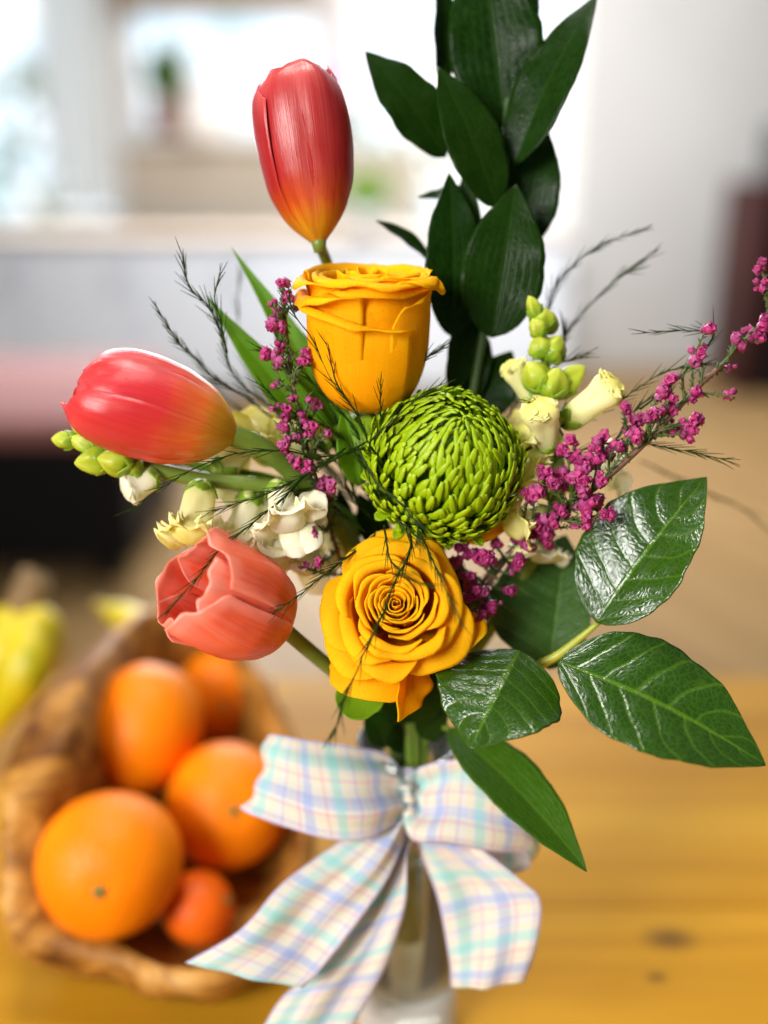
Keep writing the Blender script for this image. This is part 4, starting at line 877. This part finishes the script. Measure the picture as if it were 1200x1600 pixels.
# ================================================================== HEATHER
def bell_mesh(name, mat):
    k, prof = 10, [(.25, 0), (.75, .12), (1.0, .42), (.92, .75), (.70, .95), (.95, 1.12), (.55, 1.05), (.3, .7)]
    P = np.zeros((len(prof), k, 3)); a = np.arange(k) * 2 * math.pi / k
    for i, (r, z) in enumerate(prof):
        lob = 1 + (.10 if i < 5 else .22) * np.cos(5 * a); P[i, :, 0] = r * lob * np.cos(a); P[i, :, 1] = r * lob * np.sin(a); P[i, :, 2] = z * 1.55
    me = MB().grid(P, closed=True, caps=True).mesh(name); me.materials.append(mat); return me
bells = [bell_mesh('blossom', M['bloom']), bell_mesh('blossom', M['bloom_dark']), bell_mesh('blossom', M['bloom_pale'])]
def heather(label, main, clusters, seed, rad, wts, size=7.6, nb=(3, 6), mainr=.0012, dj=.006, needle_step=5.0, depth=lambda x, y: .36, spread=10, nl=9, twig='twig', ncap=300):
    t = thing('heather_sprig', label, 'heather', main[-1], 'pink heather sprigs in the bouquet'); rs = np.random.RandomState(seed)
    mp = spline(main, 60); part('stem', MB().tube(mp, np.interp(np.linspace(0, 1, 60), [0, .3, 1], [.0003, mainr * .75, mainr]), 7), M[twig], t)
    nb_mb = MB(); tw_mb = MB(); cnt = 0
    def needles(a, b, dens, ln):
        L = np.linalg.norm(b - a); tg = nrm(b - a)
        for s in np.arange(0, L, dens):
            dv = rs.randn(3); dv = nrm(dv - tg * np.dot(dv, tg)); p0 = a + tg * s; p1 = p0 + (dv * .75 + tg * .75) * ln * rs.uniform(.6, 1.2)
            nb_mb.tube([p0, p0 * .45 + p1 * .55, p1], [.00022, .00034, .00010], 4)
    for (cx, cy) in clusters:
        c = W(cx, cy, depth(cx, cy) + rs.uniform(-dj, dj))
        i = int(np.argmin(np.linalg.norm(mp - c, axis=1))); i2 = min(59, i + 2 + int(3 * rs.rand())); p0 = mp[i2]
        mid = (p0 + c) / 2 + rs.randn(3) * .0012; br = spline([p0, mid, c], 8)
        tw_mb.tube(br, np.linspace(.00055, .0003, 8), 5)
        dd = np.linalg.norm(c - p0)
        needles(p0, mid, .0009, nl * PX); needles(mid, c, .0007, nl * PX)
        n = rs.randint(nb[0], nb[1] + 1)
        for q in range(n):
            if cnt >= ncap: break
            off = rs.randn(3); off = nrm(off) * spread * PX * rs.uniform(.35, 1.0); p = c + off
            z = nrm(nrm(off) + .4 * nrm(c - p0) + D(0, -.2, .4) * .5); x = nrm(np.cross(z, rs.randn(3))); y = np.cross(z, x)
            s = size * PX * rs.choice([.5, .75, .9, 1.0, 1.15]) * rs.uniform(.9, 1.1); p = p - z * s * .8 - root_loc(t)
            w = rs.rand(); bi = 0 if w < wts[0] else (1 if w < wts[0] + wts[1] else 2)
            inst('blossom', bells[bi], t, Matrix(((x[0] * s, y[0] * s, z[0] * s, p[0]), (x[1] * s, y[1] * s, z[1] * s, p[1]), (x[2] * s, y[2] * s, z[2] * s, p[2]), (0, 0, 0, 1)))); cnt += 1
            tw_mb.tube([c, p + root_loc(t)], [.00022, .0002], 4)
    for i in range(0, 58): needles(mp[i], mp[i + 1], needle_step * PX, nl * PX * 1.15)
    part('twigs', tw_mb, M['needle'], t, kind='stuff'); part('needles', nb_mb, M['needle'], t, kind='stuff'); return t
ch_r = [(1190, 418), (1188, 448), (1195, 505), (1168, 522), (1150, 535), (1183, 530), (1086, 555), (1094, 548), (1100, 520), (1140, 575), (1144, 618), (1050, 595), (1032, 615), (1047, 619), (1081, 617), (1050, 636), (974, 639), (993, 653), (1015, 645), (1029, 647), (946, 681), (934, 699), (947, 706), (965, 698), (983, 677), (991, 681),
        (896, 685), (884, 705), (900, 720), (927, 720), (1053, 666), (1072, 665), (1079, 677), (1086, 656), (848, 740), (863, 754), (871, 762), (878, 744), (909, 730), (900, 742), (916, 745), (898, 756), (937, 749), (913, 761), (827, 772), (836, 770), (925, 777), (937, 784), (918, 791), (878, 796), (864, 810), (899, 791), (939, 805), (951, 800), (906, 819), (917, 817)]
heather('long magenta heather sprig reaching out to the right edge', [W(1204, 440, .366), W(1196, 500, .364), W(1150, 550, .362), W(1085, 610, .359), W(1010, 690, .358), W(930, 762, .36), W(860, 815, .366), W(790, 870, .378), W(720, 960, .398), W(660, 1100, .416), NK + np.array([.004, .004, -.03])],
        ch_r, 1, 10, (.62, .23, .15), depth=lambda x, y: .357 + (.004 if x > 1100 else 0), mainr=.0014, nb=(4, 6))
ch_l = [(846, 819), (850, 828), (841, 835), (857, 843), (827, 852), (741, 911), (736, 930), (795, 922), (775, 943), (762, 952), (749, 963), (810, 872), (806, 889), (810, 841), (771, 848), (715, 883), (723, 852), (853, 839), (845, 818), (730, 900), (752, 925), (740, 870), (760, 870), (735, 990), (725, 940)]
heather('dark purple heather sprig between the open rose and the leaves', [W(850, 815, .372), W(800, 865, .374), W(765, 910, .378), W(725, 970, .388), W(680, 1060, .404), NK + np.array([.002, .006, -.03])],
        ch_l, 2, 10, (.25, .65, .10), depth=lambda x, y: .368, mainr=.0010, nb=(4, 7))
ch_u = [(441, 447), (446, 458), (429, 477), (437, 484), (427, 503), (435, 511), (432, 497), (441, 532), (437, 551), (421, 556), (429, 569), (440, 562), (481, 551), (476, 567), (460, 475), (431, 603), (456, 619), (428, 635), (481, 617), (496, 633), (469, 652), (447, 645), (488, 671), (472, 683), (447, 676), (433, 664), (444, 693), (505, 675), (460, 720), (504, 753), (503, 764), (479, 733), (475, 885), (500, 880), (488, 832), (520, 760), (515, 775)]
heather('upright mauve heather sprig left of the upper rose', [W(443, 440, .362), W(447, 500, .361), W(455, 580, .360), W(470, 660, .361), W(492, 740, .366), W(520, 840, .380), W(570, 980, .40), W(620, 1100, .414), NK + np.array([-.004, .002, -.03])],
        ch_u, 3, 9, (.40, .25, .35), depth=lambda x, y: .360, mainr=.0009, nb=(2, 5), spread=9, size=6.6, nl=12)

# ================================================================== FINE FERN SPRIGS
def fern(label, fronds, seed, ld=20, rr=.00025, dens=4.0):
    t = thing('fern_sprig', label, 'fern', NK, 'fine needle fern sprigs in the bouquet'); rs = np.random.RandomState(seed)
    for pts_, d, dn in fronds:
        P = [W(x, y, d[0] + (d[1] - d[0]) * i / (len(pts_) - 1)) for i, (x, y) in enumerate(pts_)]
        L = sum(math.dist(pts_[i], pts_[i + 1]) for i in range(len(pts_) - 1)); n = max(12, int(L / 6)); C = spline(P, n)
        C = C + np.cumsum(rs.randn(n, 3), axis=0) * .00008
        st = part('frond', MB().tube(C, np.linspace(rr * 1.7, rr * .55, n), 5), M['fern'], t)
        nm = MB(); k = 0
        for s in np.arange(dens * 3, L * .995, dens / dn):
            f = s / L * (n - 1); i = min(int(f), n - 2); p = C[i] + (C[i + 1] - C[i]) * (f - i); tg = nrm(C[i + 1] - C[i])
            if rs.rand() < .30: continue
            sd = nrm(np.cross(tg, -FWD)) * (1 if k % 2 else -1); k += 1
            an = rs.uniform(.12, .42); ax = nrm(tg * math.cos(an) + (sd * rs.uniform(.6, 1) - FWD * rs.uniform(-.5, .5)) * math.sin(an))
            ln = ld * PX * rs.uniform(.7, 1.9) * np.interp(s / L, [0, .2, .85, 1], [.8, 1.1, 1, .7])
            nm.tube([p, p + ax * ln * .5 + tg * ln * .04, p + ax * ln + tg * ln * .12], [.00018, .00017, .00007], 4, caps=False)
        part('needles', nm, M['fern'], st, kind='stuff')
    return t
fern('dark fern sprig hanging across the open rose', [
    ([(610, 800), (640, 838), (636, 872), (620, 905), (600, 960), (575, 1010), (553, 1060), (535, 1095), (526, 1130), (505, 1170)], (.352, .318), 1.0),
    ([(600, 820), (606, 852), (612, 878), (628, 893), (650, 908), (680, 918)], (.352, .322), .9),
    ([(655, 830), (672, 868), (692, 912), (722, 976)], (.350, .326), .9),
    ([(560, 700), (585, 751), (625, 789), (650, 820), (655, 850)], (.352, .336), 1.0),
    ([(600, 770), (640, 830), (668, 850)], (.36, .34), .8)], 1)
fern('spreading fern sprig fanning out to the left over the pink tulip stem', [
    ([(590, 830), (560, 856), (516, 891), (462, 933), (408, 972)], (.366, .338), 1.0),
    ([(540, 700), (480, 742), (440, 780), (400, 810), (340, 860), (300, 910), (256, 960)], (.362, .332), 1.0),
    ([(570, 700), (520, 712), (443, 703), (378, 707), (309, 730), (252, 764), (205, 796)], (.362, .340), .5),
    ([(575, 690), (482, 738), (424, 770), (322, 803)], (.362, .340), .9),
    ([(580, 800), (540, 760), (450, 660), (376, 596), (355, 551), (347, 513), (331, 479), (300, 444), (290, 392)], (.392, .360), 1.0),
    ([(355, 551), (345, 500), (337, 465), (346, 428)], (.366, .360), 1.0),
    ([(570, 800), (480, 700), (389, 622), (339, 590), (299, 551), (275, 524), (242, 470)], (.392, .364), 1.0),
    ([(560, 780), (480, 690), (420, 640), (380, 560), (370, 480), (375, 420)], (.42, .42), .8),
    ([(540, 780), (470, 700), (400, 660), (350, 620), (300, 560)], (.42, .425), .9),
    ([(560, 760), (500, 720), (430, 690), (380, 650)], (.40, .40), 1.0),
    ([(540, 740), (470, 660), (420, 610), (408, 570)], (.40, .40), 1.0)], 2)
fern('fern sprig spread in front of the upper rose', [
    ([(590, 760), (575, 690), (560, 648), (523, 599), (488, 529), (458, 486), (452, 450)], (.362, .348), .5),
    ([(560, 650), (528, 604), (516, 560), (509, 533)], (.352, .348), .25),
    ([(590, 760), (560, 680), (510, 620), (460, 570), (404, 545)], (.368, .360), .8),
    ([(590, 770), (550, 700), (500, 660), (450, 640), (410, 600)], (.366, .358), .9),
    ([(600, 720), (624, 620), (634, 592), (658, 562), (690, 540)], (.372, .358), 1.1),
    ([(600, 720), (596, 640), (598, 592)], (.362, .345), .4),
    ([(560, 790), (540, 740), (500, 700), (470, 650), (440, 560), (420, 500)], (.374, .368), .9),
    ([(600, 720), (578, 693), (609, 660), (655, 618), (690, 596)], (.350, .336), .5),
    ([(590, 800), (560, 740), (545, 690), (500, 600), (490, 560)], (.378, .372), 1.0),
    ([(590, 790), (570, 760), (590, 720), (574, 680)], (.372, .366), 1.0), ([(580, 810), (545, 770), (535, 720), (520, 690)], (.376, .370), 1.1),
    ([(570, 830), (520, 790), (500, 760), (470, 770)], (.372, .366), 1.0)], 3)
fern('wispy fern sprig trailing out to the right above the heather', [
    ([(720, 760), (800, 640), (846, 520), (858, 475), (871, 445), (897, 415), (942, 384), (1018, 354)], (.395, .385), .9),
    ([(858, 560), (900, 500), (962, 436), (983, 423), (1027, 389)], (.395, .385), .8),
    ([(800, 640), (862, 562), (878, 535), (880, 505)], (.392, .385), .9),
    ([(830, 620), (868, 572), (890, 562), (920, 552)], (.388, .380), .9),
    ([(1000, 640), (1060, 590), (1113, 523), (1070, 516), (1001, 521)], (.366, .362), .6),
    ([(860, 720), (960, 690), (1059, 701), (1135, 718)], (.366, .360), 1.0),
    ([(800, 720), (880, 668), (930, 650), (980, 620), (1040, 580), (1110, 565)], (.370, .364), .8),
    ([(900, 740), (960, 690), (985, 650), (1020, 620)], (.370, .364), 1.0),
    ([(880, 680), (862, 650), (842, 632), (812, 623)], (.364, .358), .6),
    ([(1000, 720), (1100, 770), (1161, 796), (1215, 840)], (.44, .45), .8)], 4)

# ================================================================== RIBBON BOW
def ribbon(name, parent, e0, e1, n=60, mq=17, und=0.0, ph=0.0, vscale=None, label=None):
    A = spline([W(*p) for p in e0], n); B = spline([W(*p) for p in e1], n)
    s = np.linspace(0, 1, mq); P = A[:, None] * (1 - s)[None, :, None] + B[:, None] * s[None, :, None]
    nn = np.cross(B - A, np.gradient((A + B) / 2, axis=0)); nn /= np.linalg.norm(nn, axis=1)[:, None] + 1e-9
    tt_ = np.linspace(0, 1, n)
    P = P + nn[:, None] * (und * np.sin(tt_ * 7 + ph)[:, None, None] * np.cos(s * math.pi * 1.5 + ph)[None, :, None])
    P = P + nn[:, None] * ((.0016 * np.exp(-tt_ * n * .045) + .0007)[:, None, None] * np.sin(s * 15 + ph + 2.5 * tt_[:, None])[..., None])
    mid = (A + B) / 2; L = np.concatenate([[0], np.cumsum(np.linalg.norm(np.diff(mid, axis=0), axis=1))])
    UV = np.zeros((n, mq, 2)); UV[..., 0] = s[None]; UV[..., 1] = (L / .037)[:, None]
    return part(name, MB().grid(P, uv=UV), M['ribbon'], parent, solid=.0003, label=label)
t = thing('ribbon_bow', 'pastel plaid ribbon bow tied around the vase neck', 'bow', (VX, VY - .02, TZ + .11))
# left loop: front face out to the fold, round it and back behind
ribbon('loop', t, [(640, 1222, .408), (610, 1180, .404), (546, 1166, .396), (480, 1158, .394), (437, 1149, .398), (428, 1152, .410), (470, 1168, .424), (560, 1185, .428), (640, 1225, .420)],
       [(640, 1262, .408), (615, 1292, .400), (568, 1312, .392), (500, 1308, .390), (392, 1272, .394), (384, 1262, .408), (440, 1290, .424), (550, 1300, .428), (640, 1265, .420)], und=.0028)
# right loop
ribbon('loop', t, [(638, 1222, .408), (668, 1198, .402), (716, 1186, .396), (764, 1192, .396), (812, 1226, .402), (832, 1262, .412), (800, 1270, .426), (720, 1262, .428), (644, 1240, .420)],
       [(640, 1262, .408), (646, 1312, .398), (700, 1318, .392), (770, 1332, .392), (826, 1336, .400), (838, 1352, .412), (796, 1366, .424), (716, 1372, .426), (650, 1282, .420)], und=.0028, ph=1.0)
ribbon('tail', t, [(622, 1262, .412), (580, 1286, .404), (524, 1322, .398), (441, 1380, .394), (398, 1428, .392), (362, 1462, .390), (288, 1508, .386)],
       [(644, 1268, .412), (632, 1310, .404), (606, 1372, .398), (560, 1438, .394), (520, 1490, .392), (492, 1524, .390), (474, 1542, .390)], und=.0035)
ribbon('tail', t, [(626, 1268, .416), (606, 1350, .412), (560, 1430, .408), (500, 1510, .406), (440, 1560, .404), (392, 1640, .402)],
       [(650, 1272, .414), (642, 1330, .408), (640, 1400, .404), (622, 1460, .402), (588, 1540, .400), (530, 1640, .398)], und=.0035, ph=2)
ribbon('tail', t, [(634, 1268, .414), (656, 1336, .412), (684, 1402, .410), (700, 1490, .408), (704, 1542, .406)],
       [(660, 1270, .412), (742, 1320, .404), (812, 1368, .400), (846, 1404, .398), (838, 1480, .398), (819, 1538, .400)], und=.003, ph=1.2)
ribbon('knot', t, [(612, 1240, .424), (622, 1230, .410), (640, 1226, .402), (656, 1230, .410), (664, 1240, .424)], [(614, 1262, .424), (622, 1272, .410), (640, 1278, .402), (656, 1272, .410), (662, 1262, .424)], und=.0008)
P = lathe([(.0158, .108), (.0156, .118), (.0157, .126), (.0170, .134)], (VX, VY, TZ), 32)
UV = np.zeros((4, 32, 2)); UV[..., 0] = np.linspace(.2, .8, 4)[:, None]; UV[..., 1] = np.linspace(0, 2.6, 32)[None]
part('band', MB().grid(P, closed=True, uv=UV), M['ribbon'], t, solid=.0003)
